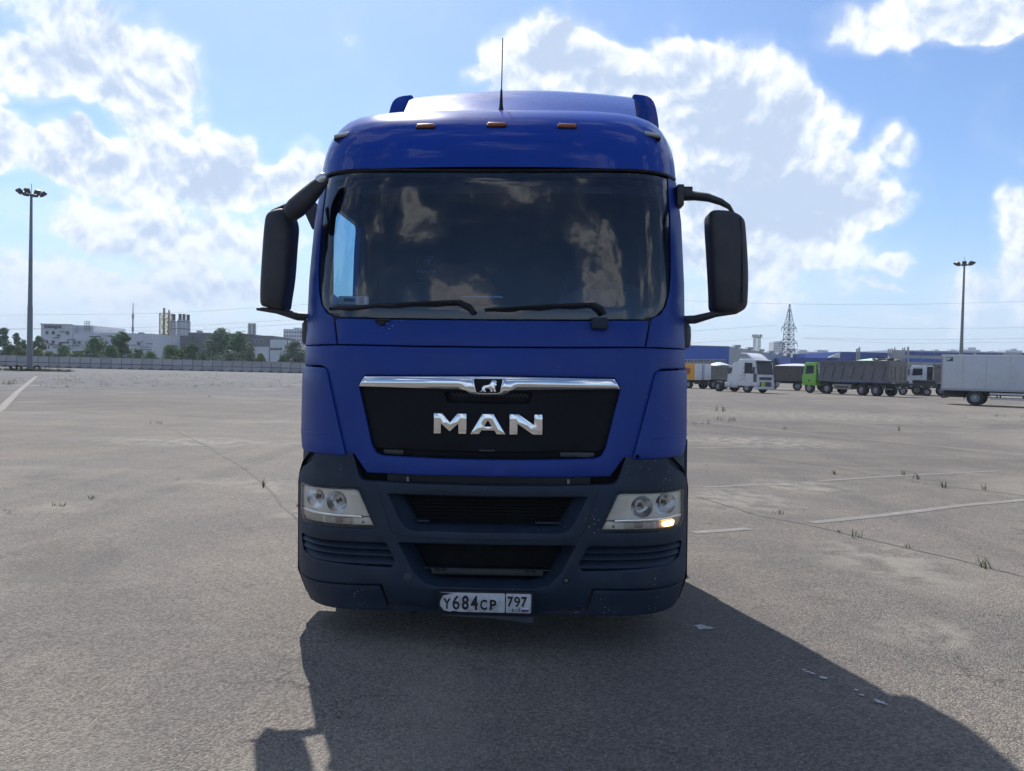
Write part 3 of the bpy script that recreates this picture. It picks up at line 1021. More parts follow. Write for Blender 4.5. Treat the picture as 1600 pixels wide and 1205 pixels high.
for z in [.74 + .02 * k for k in range(8)]:
    MB().box(-.5, .5, .135, .148, z, z + .004).build('mesh_bar', MESHM, TR)
for xa, xb in ((-.415, -.34), (.28, .43)):
    MB().box(xa, xb, .07, .10, .735, .748).build('grille_clip', BUMPER, TR, bevel=.003)
MB().box(-.33, .33, .085, .11, .425, .455).build('under_grille_bar', mat('bar_grey', (.035, .038, .045), .5, .3), TR, bevel=.004)
MB().box(-.40, .40, .09, .12, .455, .461).build('under_grille_lip', mat('bar_grey', (.035, .038, .045), .5, .3), TR, bevel=.002)
for xc in (-.295, -.255, .235, .275):
    MB().box(xc - .013, xc + .013, .075, .09, .447, .459).build('bar_clip', BLACK, TR, bevel=.002)
# shadow gap between bonnet and bumper: bracket beam with two striker bolts
MB().box(-.60, .60, .10, .13, .955, 1.06).build('bonnet_crossmember', mat('crossmember', (.022, .026, .034), .6, var=.3), TR, bevel=.006)
for xc in (-.47, .47):
    MB().tube([(xc, .065, .975), (xc, .065, 1.0)], .008, 8).build('striker_bolt', RIM, TR, 40)
MB().box(-.95, .95, .20, .24, .64, 1.95).build('light_block_upper', BLACKM, TR)  # unseen dark filler added behind the panels to stop light leaking through
MB().box(-.6, .6, .20, .24, .3, .64).build('light_block_lower', BLACKM, TR)  # lower piece of the added filler, also there only to block light
# recessed seam lines and caps
for s in (-1, 1):
    tp('bumper_seam', sgnx([(.640, .950), (.646, .950), (.560, .690), (.554, .690)], s), BLACKM, off=-.0005, thick=.003, bev=.0008)
    tp('bumper_seam', sgnx([(.556, .690), (.556, .685), (.47, .655), (.47, .660)], s), BLACKM, off=-.0005, thick=.003, bev=.0008)
tp('bumper_seam', mirror_poly([(0, .648), (.47, .655), (.47, .660), (0, .653)]), BLACKM, off=-.0005, thick=.003, bev=.0008)


def disc(name, x, z, r_, m, off, depth=.01, hole=0):
    MB().lathe([(0.0001, off), (r_ * .85, off), (r_, off + .003), (r_, off + depth)], (x, Fr(x, z), z), 'y', 20).build(name, m, TR, 35)


CAP = mat('cap_grey', (.030, .042, .062), .5, var=.15)
disc('tow_cap', -.458, .424, .026, BLACK, -.001, .01)
disc('tow_cap', -.458, .424, .0235, CAP, -.004, .01)
disc('tow_eye', .462, .424, .021, BLACK, -.005, .012)
disc('tow_eye_hole', .462, .424, .011, CHROME, -.006, .012)
MB().lathe([(.0305, -.0012), (.0325, -.0012)], (-.494, Fr(.494, .672), .672), 'y', 24).build('bumper_cap_ring', BLACKM, TR)
for s in (-1, 1):
    # lower corner pieces
    tp('lower_corner', fillet(sgnx([(.585, .205), (1.16, .172), (1.188, .23), (1.206, .338), (.9, .354), (.622, .365), (.612, .33), (.590, .245)], s), [.02, .03, .02, .01, 0, .01, .01, 0]), BUMPER, off=-.004, thick=.06, bev=.008)
    # side of bumper running back to the wheel arch
    sb = MB()
    L = []
    for z in (.20, .36, .5, .7, .92, .99, 1.05, 1.12):
        W = lerp_tab(z, WT) * (1 if z < .95 else (.985 if z < 1.0 else .96 if z < 1.06 else .9))
        L.append([(s * W, Fr(W, z) - .01, z), (s * (W + .012), Fr(W, z) + .10, z), (s * (W + .014), .82, z)])
    sb.loops(L, closed=False).build('bumper_side', BUMPER, TR, 40)
    tp('wing_liner', sgnx([(.90, .96), (1.205, .96), (1.20, 1.15), (.90, 1.15)], s), BUMPER, off=.035, thick=.20, bev=.01)
    # louvre slats in their recess
    tp('louvre_back', sgnx(LV, s), BLACK, off=.055, thick=.01, bev=.001)
    rows = [(.604, .574, .568, 1.168), (.566, .535, .552, 1.160), (.527, .486, .540, 1.150)]
    for (z1, z0, xi, xo) in rows:
        q = MB()
        Ls = []
        for k in range(15):
            t = k / 14
            x = xi + (xo - xi) * t
            dz = -.006 * t
            Ls.append([(s * x, Fr(x, z1) + .050, z1 + dz + .006), (s * x, Fr(x, z1) + .036, z1 + dz), (s * x, Fr(x, z0) + .008, z0 + dz + .005), (s * x, Fr(x, z0) + .014, z0 + dz), (s * x, Fr(x, z0) + .05, z0 + dz)])
        q.loops(Ls, closed=False).build('louvre_slat', BUMPER, TR, 40)

# --- headlights
BEIGE = mat('headlamp_bezel', (.68, .65, .58), .35, .0, var=.08, vscale=14)
REFL = mat('reflector', (.90, .91, .93), .22, 1.0, var=.02)
AMB = mat('amber_bulb', (.32, .17, .10), .3, var=.1)
FROST = glass('frosted_lens', (.80, .78, .74), 1.6, .25, .25)
LIT = mat('lit_lamp', (1, .8, .5), .4, emit=(1.0, .66, .28), estr=3.2, var=.0)
for s in (-1, 1):
    H = tp('headlight', fillet(sgnx([(x, z) for x, z in HL_O], s), .014, 3), LENS, off=-.003, thick=.012, bev=.005, step=.06)
    tag(H, None)
    tp('headlight_gasket', fillet(sgnx(HL_O, s), .012, 3), BLACKM, off=.008, holes=[fillet(sgnx([(.664, .711), (1.150, .702), (1.178, .738), (1.176, .900), (1.168, .911), (.778, .921), (.760, .916)], s), .012, 3)], thick=.05, bev=.001, step=.06, parent=H)

    def bowl_face(x, z, d):
        return (x, Fr(x, z) + .030 + d, z)
    holes = [[(s * (xc + rr * math.cos(a)), zc + rr * math.sin(a)) for a in [k * math.pi / 12 for k in range(24)]] for xc, zc, rr in ((.902, .838, .064), (1.052, .846, .066))]
    panel('lamp_bezel', fillet(sgnx([(.688, .764), (1.180, .762), (1.184, .912), (.778, .926), (.755, .92)], s), .008, 3), BEIGE, H, bowl_face, holes=holes, thick=.05, bev=.004, step=.05)
    for k in range(9):
        z = .80 + k * .013
        xa = .700 + (z - .764) * .42
        tp('bezel_rib', sgnx([(xa + .01, z), (xa + .075, z), (xa + .075, z + .004), (xa + .01, z + .004)], s), BEIGE, off=.024, thick=.01, bev=.001, parent=H)
    for (xc, zc, rr) in ((.902, .838, .066), (1.052, .846, .068)):
        y0 = Fr(xc, zc) + .034
        rf = MB()
        n = 24
        Ls = []
        for (q, dp) in ((1.0, 0), (.93, .012), (.8, .03), (.6, .05), (.35, .064), (.16, .068)):
            Ls.append([(s * xc + rr * q * math.cos(a), Fr(min(1.17, abs(s * xc + rr * q * math.cos(a))), zc) * .5 + Fr(xc, zc) * .5 + .034 + dp, zc + rr * q * math.sin(a)) for a in [k * 2 * math.pi / n for k in range(n)]])
        rf.loops(Ls, True, False, True).build('reflector', REFL, H, 30)
        bl = MB().tube([(s * xc, y0 + .068, zc), (s * xc, y0 + .030, zc), (s * xc, y0 + .022, zc)], [.011, .011, .006], 10)
        bl.build('bulb', mat('bulb_shield', (.10, .10, .11), .3, .6), H, 40)
        MB().lathe([(.024, .062), (.026, .050), (.020, .050), (.018, .062)], (s * xc, y0, zc), 'y', 16).build('bulb_collar', SILVER, H, 40)
        MB().lathe([(rr * .98, .0), (rr * 1.03, -.003), (rr * 1.06, .0)], (s * xc, y0 - .004, zc), 'y', 28).build('reflector_rim', BEIGE, H, 40)
    tp('lamp_divider', sgnx([(.735, .755), (1.176, .750), (1.178, .768), (.745, .770)], s), REFL, off=.016, thick=.03, bev=.004, parent=H)
    tp('lower_bezel', fillet(sgnx([(.668, .712), (1.148, .702), (1.176, .738), (1.176, .752), (.690, .757)], s), .006, 3), BEIGE, off=.032, thick=.04, bev=.003, step=.05, parent=H)
    tp('indicator_lamp', fillet(sgnx([(.800, .708), (.975, .705), (.980, .748), (.795, .752)], s), .02, 4), FROST, off=.020, thick=.012, bev=.004, step=.05, parent=H)
    tp('indicator_bulb', fillet(sgnx([(.860, .715), (.910, .714), (.910, .748), (.860, .748)], s), .01, 3), AMB, off=.028, thick=.01, bev=.003, step=.05, parent=H)
    tp('side_lamp', fillet(sgnx([(1.0, .706), (1.140, .703), (1.168, .738), (1.168, .748), (.995, .749)], s), .01, 3), FROST, off=.018, thick=.01, bev=.003, step=.05, parent=H)
    if s > 0:
        tp('lit_side_lamp', fillet(sgnx([(1.035, .712), (1.110, .710), (1.118, .744), (1.030, .745)], s), .015, 3), LIT, off=.012, thick=.006, bev=.002, step=.02, parent=H)
    disc2 = MB().lathe([(.001, 0), (.006, 0), (.0075, .002), (.0075, .006)], (s * .735, Fr(.735, .728) + .026, .728), 'y', 14)
    disc2.build('bezel_screw', mat('screw_grey', (.2, .2, .19), .4, .5), H, 40)

# --- number plate
plate = empty('plate_root')
bpy.data.objects.remove(plate)
PF = MB().prism(fillet([(-.275, .222), (.278, .214), (.280, .362), (-.275, .362)], .008), -.022, .0, 'y').build('plate_frame', BLACK, TR, bevel=.003)
WHITE_PL = mat('plate_white', (.52, .53, .55), .45, var=.08, vscale=30, dirt=(.05, .05, .06), dscale=22, damt=.55)
MB().prism(fillet([(-.262, .240), (.112, .240), (.112, .350), (-.262, .350)], .008), -.028, -.020, 'y').build('plate', WHITE_PL, PF, bevel=.0015)
MB().prism(fillet([(.118, .240), (.262, .240), (.262, .350), (.118, .350)], .008), -.028, -.020, 'y').build('plate', WHITE_PL, PF, bevel=.0015)
INK = mat('plate_ink', (.006, .007, .012), .5, var=.1)
for ch, xc, zc, w, hh in (('y'.upper(), -.222, .287, .042, .060), ('6', -.169, .294, .040, .082), ('8', -.116, .294, .040, .082), ('4', -.064, .294, .042, .082), ('C', -.010, .284, .040, .060), ('P', .044, .284, .038, .060),
                          ('7', .143, .305, .034, .060), ('9', .182, .305, .034, .060), ('7', .222, .305, .034, .060), ('R', .160, .255, .012, .020), ('U', .177, .255, .012, .020), ('S', .194, .255, .012, .020)):
    me, tw, th = text_mesh(ch, .1, .001, {'6': .0012, '9': .0012, '8': .0025}.get(ch, .0030) if hh > .03 else .0008)
    o = link('plate_character', me, INK, PF)
    o.rotation_euler = (R(90), 0, 0)
    o.scale = (w / tw, hh / th, 1)
    o.location = (xc, -.0295, zc)
for k, c in enumerate(((.7, .7, .72), (.02, .04, .25), (.35, .02, .04))):
    MB().box(.207, .248, -.0295, -.0275, .262 - k * .0073, .2693 - k * .0073).build('plate_flag_stripe', mat('flag_%d' % k, c, .5), PF)
# torn film on the left end of the plate and the bent lower lip
tear = [(-.262, .349), (-.225, .349), (-.196, .345), (-.215, .340), (-.244, .334), (-.254, .318), (-.262, .300)]
MB().prism(tear, -.0305, -.0285).build('plate_dirt', BLACK, PF)
MB().prism([(-.262, .241), (-.262, .275), (-.252, .262), (-.240, .248), (-.21, .241)], -.0305, -.0285).build('plate_dirt', BLACK, PF)
MB().prism([(-.20, .241), (-.19, .246), (-.165, .244), (-.155, .241)], -.0305, -.0285).build('plate_dirt', BLACK, PF)
MB().add([(-.26, -.020, .222), (.10, -.020, .222), (.275, -.020, .222), (.278, -.045, .190), (.245, -.05, .188), (.05, -.03, .206), (-.25, -.022, .214)], [(0, 1, 5, 6), (1, 2, 3, 4, 5)]).build('bent_plate_lip', mat('lip_grey', (.016, .019, .025), .6), PF)
# floor lip below the bumper
MB().loops([[(x * .06, Fr(x * .06, .21) + .005, .235), (x * .06, Fr(x * .06, .21) + .010, .205), (x * .06, Fr(x * .06, .21) + .06, .198)] for x in range(-10, 11)], closed=False).build('bumper_lip', BUMPER, TR, 40)

# --- wipers
for (p0, p1, p2, p3, hx_) in (((-.985, 1.998), (-.45, 2.022), (-.185, 2.030), (-.095, 1.965), None), ((-.03, 1.988), (.35, 2.012), (.605, 2.022), (.668, 1.965), .642)):
    wp = MB()
    pts = [(p0[0], Fr(p0[0], p0[1]) - .022, p0[1]), (p1[0], Fr(p1[0], p1[1]) - .030, p1[1]), (p2[0], Fr(p2[0], p2[1]) - .036, p2[1])]
    wp.tube([pts[0], pts[1], pts[2]], [.005, .009, .012], 6, .8)
    wob = [(p0[0] + (p2[0] - p0[0]) * k / 12, p0[1] + (p2[1] - p0[1]) * k / 12 - .006 + .004 * math.sin(k * 1.7)) for k in range(13)]
    wp.tube([(x, Fr(x, z) - .008, z) for x, z in wob], [.008 + .006 * abs(math.sin(k * 2.3)) for k in range(13)], 6)
    wp.tube([pts[2], (p3[0] - .02, Fr(p3[0], p3[1]) - .045, p3[1] + .03), (p3[0], Fr(p3[0], p3[1]) - .035, p3[1])], [.014, .018, .020], 8)
    wp.build('wiper', BLACK, TR, 40)
MB().box(.594, .690, .075, .15, 1.878, 1.945).build('wiper_pivot_cover', BUMPER, TR, bevel=.012)
nz = MB().box(-.685, -.595, Fr(.64, 1.93) - .018, Fr(.64, 1.93) + .02, 1.914, 1.930)
nz.box(-.66, -.62, Fr(.64, 1.92) - .022, Fr(.64, 1.92) + .02, 1.893, 1.916)
nz.build('washer_nozzle', BLACK, TR, bevel=.004)

# --- roof marker lamps
AMBL = mat('amber_marker', (.33, .095, .035), .35, coat=.5, var=.12)
CLRL = mat('clear_marker', (.30, .34, .33), .25, coat=.5, var=.12)


def on_roof(x, z):
    e = x / 1.172
    best = min(((abs(roof_pt(t / 20, e).z - z), t / 20) for t in range(0, 180)))[1]
    return roof_pt(best, e)


for x, z, m_ in ((-.985, 3.120, CLRL), (-.43, 3.138, AMBL), (.012, 3.142, AMBL), (.447, 3.138, AMBL), (.985, 3.120, CLRL)):
    e = x / 1.172
    tt = min(((abs(roof_pt(t / 40, e).z - z), t / 40) for t in range(0, 300)))[1]
    q = roof_pt(tt, e)
    te = (roof_pt(tt, e + .02) - roof_pt(tt, e - .02)).normalized()
    tv = (roof_pt(tt + .2, e) - roof_pt(tt - .2, e)).normalized()
    nn = te.cross(tv).normalized()
    if nn.y > 0:
        nn = -nn
    # lamps face nearly straight ahead
    te = (te * .45 + Vector((1, 0, te.z)) * .55).normalized() if abs(x) > .9 else te
    nn = (nn - te * nn.dot(te)).normalized()
    tv = nn.cross(te)
    if tv.z < 0:
        tv = -tv
    mt = Matrix((te, -nn, tv)).transposed().to_4x4()
    mt.translation = q
    mb = MB().box(-.062, .062, -.008, .02, -.017, .017, mt)
    ml = mb.build('marker_lamp_base', BLACK, TR, bevel=.006)
    mb = MB().box(-.055, .055, -.022, .0, -.013, .013, mt)
    mb.build('marker_lens', m_, ml, bevel=.008)

# --- antenna and wind deflector
q = on_roof(.022, 3.34)
MB().tube([(q.x, q.y, q.z - .01), (q.x, q.y, q.z + .03), (q.x + .001, q.y, q.z + .13), (q.x + .002, q.y, q.z + .14), (q.x + .006, q.y, q.z + .47)], [.019, .012, .007, .004, .0032], 8).build('antenna', BLACK, TR, 50)
DX = .12
df = MB()
Ls = []
for (y, z, w) in ((1.05, 3.395, .84), (1.3, 3.56, .86), (1.65, 3.77, .885), (1.98, 3.905, .905), (2.18, 3.965, .915), (2.28, 3.975, .92), (2.31, 3.95, .92), (2.31, 3.40, .92)):
    Ls.append([(DX + w * e, y + .03 * e * e, z + .035 - .05 * e * e) for e in [k / 8 for k in range(-8, 9)]])
df.loops(Ls, closed=False).build('roof_deflector', BLUE_G, TR, 45)
for s in (-1, 1):
    pr = fillet([(DX + s * .91, 3.30), (DX + s * .91, 3.925), (DX + s * 1.08, 3.905), (DX + s * 1.13, 3.72), (DX + s * 1.15, 3.30)], [0, .03, .09, .1, 0])
    MB().prism(pr, 2.02, 2.32, 'y').build('deflector_side', BLUE_G, TR, bevel=.012)

# --- mirrors
def mirror_housing(poly, s, y0):
    xs_ = [p[0] for p in poly]
    zs_ = [p[1] for p in poly]
    cx_, cz_ = (min(xs_) + max(xs_)) / 2, (min(zs_) + max(zs_)) / 2
    hw, hh = (max(xs_) - min(xs_)) / 2, (max(zs_) - min(zs_)) / 2

    def f(x, z, d):
        a, b_ = (x - cx_) / hw, (z - cz_) / hh
        return (x, y0 + .05 * a * a + .035 * b_ ** 4 + d, z)
    return panel('mirror_housing', poly, MIRROR, TR, f, thick=.15, bev=.028, step=.05, back=True)


mh = mirror_housing(fillet([(-1.513, 2.030), (-1.345, 2.001), (-1.312, 2.179), (-1.292, 2.566), (-1.334, 2.663), (-1.464, 2.625)], [.03, .03, .2, .08, .04, .05]), -1, .40)
MB().box(-1.49, -1.33, .555, .562, 2.08, 2.58).build('mirror_glass', CHROME, mh)
mh = mirror_housing(fillet([(1.377, 2.013), (1.528, 2.001), (1.596, 2.039), (1.596, 2.264), (1.565, 2.599), (1.490, 2.637), (1.347, 2.657), (1.343, 2.547)], [.04, .01, .04, .1, .05, .02, .05, .1]), 1, .40)
MB().box(1.38, 1.55, .555, .562, 2.08, 2.58).build('mirror_glass', CHROME, mh)
MB().tube([(1.545, .42, 2.06), (1.540, .412, 2.31), (1.526, .42, 2.59)], .004, 6).build('mirror_seam', BLACKM, mh)
for s in (-1, 1):
    MB().tube([(s * 1.19, .58, 1.965), (s * 1.28, .54, 1.967), (s * 1.40, .49, 2.0), (s * 1.525, .47, 2.008)], [.034, .034, .026, .012], 10, .8, ref=(0, 1, 0)).build('mirror_arm', MIRROR, TR, 50)
    mt = MB()
    L = []
    for z, w, t in ((1.785, .75, .6), (1.80, .95, .9), (1.86, 1, 1), (1.92, .95, 1), (1.955, .6, .8), (1.965, .3, .5)):
        L.append([(s * (1.20 + .066 * w * math.cos(a)), .60 + .11 * t * math.sin(a), z) for a in [k * math.pi / 8 for k in range(16)]])
    mt.loops(L, True, True, True).build('mirror_mount', MIRROR, TR, 45)
# right upper arm with its bracket
MB().box(1.16, 1.205, .56, .68, 2.695, 2.832).build('mirror_bracket', MIRROR, TR, bevel=.01)
MB().box(1.19, 1.262, .58, .66, 2.775, 2.822).build('mirror_bracket', MIRROR, TR, bevel=.008)
MB().tube([(1.20, .62, 2.765), (1.27, .58, 2.760), (1.35, .53, 2.738), (1.42, .49, 2.702), (1.465, .47, 2.668), (1.49, .46, 2.63)], [.042, .042, .037, .030, .022, .012], 10, .7, ref=(0, 1, 0)).build('mirror_arm', MIRROR, TR, 50)
# left upper corner: manoeuvring mirror pod
MB().tube([(-1.050, .36, 2.830), (-1.062, .37, 2.815), (-1.11, .375, 2.765), (-1.18, .37, 2.690), (-1.235, .36, 2.632), (-1.272, .35, 2.592), (-1.286, .345, 2.578)], [.022, .040, .058, .074, .078, .066, .03], 14, .8, ref=(0, 1, 0)).build('front_mirror_pod', MIRROR, TR, 50)
MB().tube([(-1.046, .345, 2.838), (-1.056, .35, 2.828), (-1.082, .365, 2.805)], [.020, .038, .048], 12, .8, ref=(0, 1, 0)).build('front_mirror_cap', SILVER, TR, 50)
MB().tube([(-1.20, .50, 2.70), (-1.32, .49, 2.680), (-1.435, .48, 2.638)], [.03, .024, .008], 8, .7, ref=(0, 1, 0)).build('mirror_arm', MIRROR, TR, 50)
MB().prism(fillet([(-1.36, 2.745), (-1.27, 2.79), (-1.24, 2.72), (-1.26, 2.60), (-1.285, 2.585)], .025), .86, .95).build('kerb_mirror', MIRROR, TR, bevel=.012)

# --- chassis, wheels, tank behind the cab
def wheel(parent, x, y, r_, w, name='wheel', s=1, rim_m=None, n=28):
    t = MB()
    prof = [(r_ * .58, -w * .46), (r_ * .80, -w * .5), (r_ * .95, -w * .46), (r_, -w * .36), (r_, w * .36), (r_ * .95, w * .46), (r_ * .80, w * .5), (r_ * .58, w * .46)]
    t.lathe(prof, (0, 0, 0), 'x', n)
    o = t.build(name, RUBBER, parent, 35)
    o.location = (x, y, r_)
    rm = MB()
    rm.lathe([(r_ * .60, s * w * .46), (r_ * .56, s * w * .40), (r_ * .52, s * w * .15), (r_ * .30, s * w * .12), (r_ * .28, s * w * .36), (r_ * .16, s * w * .42), (.001, s * w * .42)], (0, 0, 0), 'x', n)
    q = rm.build('rim', rim_m or RIM, o, 35)
    return o


for s in (-1, 1):
    wheel(TR, s * 1.02, 1.42, .50, .31, s=s)
    for y in (5.05,):
        wheel(TR, s * 1.07, y, .50, .28, s=s)
        wheel(TR, s * .74, y, .50, .28, s=s)
    # front mudguard
    fm = MB()
    A = [R(a) for a in range(-22, 203, 15)]
    fm.loops([[(s * x, 1.42 + r_ * math.cos(a), .52 + r_ * math.sin(a)) for a in A] for x, r_ in ((.98, .60), (1.22, .61), (1.265, .60), (1.29, .575), (1.285, .56), (1.0, .56))], closed=False)
    fm.build('mudguard', BUMPER, TR, 45)
    # step box in front of the wheel, below the door
    MB().prism([(.78, .34), (.90, .34), (.98, .60), (.95, .98), (.86, 1.20), (.62, 1.20), (.62, .34)], s * 1.06, s * 1.262, 'x').build('step_box', BUMPER, TR, bevel=.015)
    MB().prism([(1.92, .42), (2.35, .42), (2.35, 1.34), (1.66, 1.34), (1.86, 1.05)], s * .95, s * 1.22, 'x').build('rear_step', BUMPER, TR, bevel=.02)
    mlk = MB().box(1.26 if s > 0 else -1.315, 1.315 if s > 0 else -1.26, .86, .92, .60, .68)
    mlk.build('side_marker_lamp', CLRL, TR, bevel=.015)
    MB().prism([(1.02, 1.26), (2.3, 1.33), (2.3, 1.40), (.98, 1.40)], s * 1.10, s * 1.21, 'x').build('door_sill', BLUE, TR, bevel=.01)
    MB().box(s * .43 - .04, s * .43 + .04, .3, 5.9, .68, .94).build('chassis_rail', STEEL, TR)
    MB().box(s * .95 - .28, s * .95 + .28, 2.55, 3.85, .42, 1.02).build('fuel_tank', SILVER, TR, bevel=.08)
    rm_ = MB()
    A = [R(a) for a in range(10, 171, 16)]
    rm_.loops([[(s * x, 5.05 + .6 * math.cos(a), .5 + .6 * math.sin(a)) for a in A] for x in (.55, 1.24)], closed=False)
    rm_.build('rear_mudguard', BLACK, TR, 45)
MB().box(-.9, .9, 1.34, 1.50, .40, .58).build('front_axle', STEEL, TR)
MB().box(-1.1, 1.1, 4.95, 5.15, .40, .60).build('rear_axle', STEEL, TR)
MB().box(-.5, .5, .5, 2.1, .62, 1.28).build('engine_block', STEEL, TR)
MB().lathe([(.001, .0), (.44, .0), (.46, -.03), (.46, -.06), (.001, -.08)], (0, 4.9, 1.12), 'z', 28).build('fifth_wheel', STEEL, TR)
MB().box(-.45, .45, 2.3, 5.9, .72, .76).build('chassis_deck', STEEL, TR)
for k in range(5):
    MB().tube([(.1 * k - .2, 2.32, 2.0), (.1 * k - .2, 2.5, 1.5), (.1 * k - .15, 2.8, 1.3), (.1 * k - .2, 3.0, 1.0)], .018, 6).build('air_hose', RUBBER, TR, 50)

# loose things on the dashboard
pp = MB().add([(0, 0, 0), (.30, -.01, .004), (.29, .20, .012), (.01, .21, .0)], [(0, 1, 2, 3)])
pp.add([(0, 0, -.002), (.30, -.01, .002), (.29, .20, .010), (.01, .21, -.002)], [(3, 2, 1, 0)])
pp.add([(.10, -.03, .012), (.36, .02, .014), (.33, .2, .03), (.08, .16, .02)], [(0, 1, 2, 3)])
o = pp.build('paper_sheets', mat('paper', (.75, .76, .78), .8, var=.04))
MW = Matrix.Translation(TR.location) @ TR.rotation_euler.to_matrix().to_4x4()
o.location = MW @ Vector((-.30, .50, 2.085))
o.rotation_euler = (R(4), 0, -.04)
tag(o, 'white paper sheets lying on the dashboard behind the truck windscreen', 'paper')
dv = empty('toll_device', MW @ Vector((-.94, .47, 2.06)), -.10)
tag(dv, 'small pale grey electronic box on the dashboard in the corner of the truck windscreen', 'device')
GREY_D = mat('device_grey', (.55, .58, .60), .5, var=.06)
MB().box(-.06, .13, 0, .05, -.02, .035).build('device_body', GREY_D, dv, bevel=.008)
MB().box(-.02, .05, -.006, 0, .0, .02).build('device_slot', BLACK, dv)
MB().box(.08, .11, -.006, 0, -.01, .03).build('device_panel', mat('device_dark', (.2, .22, .24), .5), dv)
MB().tube([(-.13, .02, -.03), (-.09, .015, .01), (-.075, .02, .03)], [.03, .036, .03], 10).build('device_bracket', GREY_D, dv, 50)

# ------------------------------------------------------------------ far left: fence, mast, trees, factory
CONC = mat('fence_concrete', (.34, .33, .335), .9, var=.16, vscale=.7, dirt=(.20, .19, .18), dscale=1.2, damt=.5)
CONC2 = mat('fence_concrete_pale', (.40, .39, .39), .9, var=.14, vscale=.7, dirt=(.22, .21, .20), dscale=1.2, damt=.4)
DARKC = mat('fence_foot', (.10, .10, .105), .9, var=.2)
fa, fb = Vector((-150, 122.0, 0)), Vector((-10, 143.0, 0))
FN = empty('concrete_fence', (fa + fb) / 2)
FN['label'] = 'long low fence of pale concrete slabs along the far left edge of the lot'
FN['category'] = 'fence'
fdir = (fb - fa).normalized()
frz = math.atan2(fdir.y, fdir.x)
nf = 84
pw = (fb - fa).length / nf
up_me = MB().box(-pw / 2 + .05, pw / 2 - .05, -.06, .06, .90, 1.93).mesh('slab')
lo_me = MB().box(-pw / 2 + .05, pw / 2 - .05, -.075, .075, .0, .80).mesh('slab')
rl_me = MB().box(-pw / 2, pw / 2, -.02, .05, .0, 1.86).mesh('rail')
ft_me = MB().prism([(-.42, .0), (-.36, .16), (-.18, .26), (.18, .26), (.36, .16), (.42, .0)], -.75, -.08).mesh('foot')
for k in range(nf):
    c = fa.lerp(fb, (k + .5) / nf) - (fa + fb) / 2
    for nm, me, m_ in (('slab', up_me, None), ('slab', lo_me, None), ('rail', rl_me, DARKC), ('foot', ft_me, DARKC)):
        o = bpy.data.objects.new(nm, me)
        COL.objects.link(o)
        if not me.materials:
            me.materials.append(m_ or CONC)
        o.parent = FN
        o.location = c + (fdir * (-pw / 2) if nm == 'foot' else Vector((0, 0, 0))) + (Vector((0, 0, random.uniform(-.04, .04))) if nm == 'slab' and me is up_me else Vector((0, 0, 0)))
        o.rotation_euler = (0, 0, frz)
        if nm == 'slab' and random.random() < .45:
            o.material_slots[0].link = 'OBJECT'
            o.material_slots[0].material = CONC2
        elif nm == 'slab':
            o.material_slots[0].link = 'OBJECT'
            o.material_slots[0].material = CONC
# grass verge in front of it
vg = MB()
for k in range(2600):
    q = fa.lerp(fb, random.random()) + Vector((random.uniform(-.3, .3), random.uniform(-2.4, -.3), 0))
    tuft(vg, q, random.uniform(.08, .32), 4, .25)
tag(vg.build('grass_verge', GRASS), 'strip of rough grass at the foot of the concrete fence', 'grass', kind='stuff')
LAMPM = mat('mast_steel', (.16, .18, .20), .5, .4, var=.15)
HEADM = mat('floodlight_dark', (.05, .055, .065), .5, .3)


def mast(px, py_top, Y, label, base=True):
    t = at(px, py_top, Y)
    Hh = t.z
    r = empty('light_mast', (t.x, Y, 0))
    tag(r, label, 'light mast', 'tall floodlight masts of the lot')
    MB().tube([(0, 0, 0), (0, 0, Hh * .36), (0, 0, Hh * .36 + .02), (0, 0, Hh * .62), (0, 0, Hh - .3)], [.33, .29, .26, .21, .14], 12).build('pole', LAMPM, r, 40)
    for z in (Hh * .15, Hh * .36, Hh * .62):
        MB().tube([(0, 0, z - .12), (0, 0, z + .12)], .33 - .17 * z / Hh, 12).build('pole_collar', LAMPM, r, 40)
    MB().lathe([(.62, -.06), (.70, 0), (.62, .06), (.54, 0), (.62, -.06)], (0, 0, Hh - .35), 'z', 20).build('head_ring', HEADM, r)
    for k in range(8):
        a = k * math.pi / 4 + .25
        mt = Matrix.Translation((0, 0, Hh - .2)) @ Matrix.Rotation(a, 4, 'Z')
        ar = MB().tube([mt @ Vector((.1, 0, -.25)), mt @ Vector((1.15, 0, .05))], .05, 6)
        ao = ar.build('lamp_arm', HEADM, r)
        mt2 = mt @ Matrix.Translation((1.35, 0, .1)) @ Matrix.Rotation(R(-38), 4, 'Y')
        MB().box(-.30, .30, -.34, .34, -.16, .16, mt2, .8).build('floodlight', HEADM, ao, bevel=.03)
    MB().tube([(0, 0, Hh - .3), (0, 0, Hh + 1.0)], .03, 5).build('lightning_rod', HEADM, r)
    return r


mast(49, 300, 94.0, 'tall floodlight mast with tyres round its foot at the left edge')
mast(1507, 411, 131.0, 'tall floodlight mast rising behind the white box truck')
mb0 = at(46, 580, 94.0)
for k in range(5):
    a = -2.7 + k * .5
    o = MB().lathe([(.24, -.11), (.37, -.12), (.43, -.07), (.43, .07), (.37, .12), (.24, .11), (.22, 0), (.24, -.11)], (0, 0, 0), 'x', 18).build('old_tyre', RUBBER, None, 40)
    o.location = (mb0.x + 2.0 * math.cos(a) + (k % 2) * .3, mb0.y + 1.6 * math.sin(a), .18 if k % 2 else .36)
    o.rotation_euler = (0, R(80) if k % 2 else R(20), a)
    tag(o, 'old black tyre lying round the foot of the left light mast', 'tyre', 'old tyres round the mast foot')
mg = MB()
for k in range(900):
    a, r_ = random.uniform(0, 6.28), random.uniform(.3, 3.0)
    tuft(mg, (mb0.x + .7 + r_ * math.cos(a) * 1.5, mb0.y + r_ * math.sin(a) * .8), random.uniform(.2, .62), 6, .2)
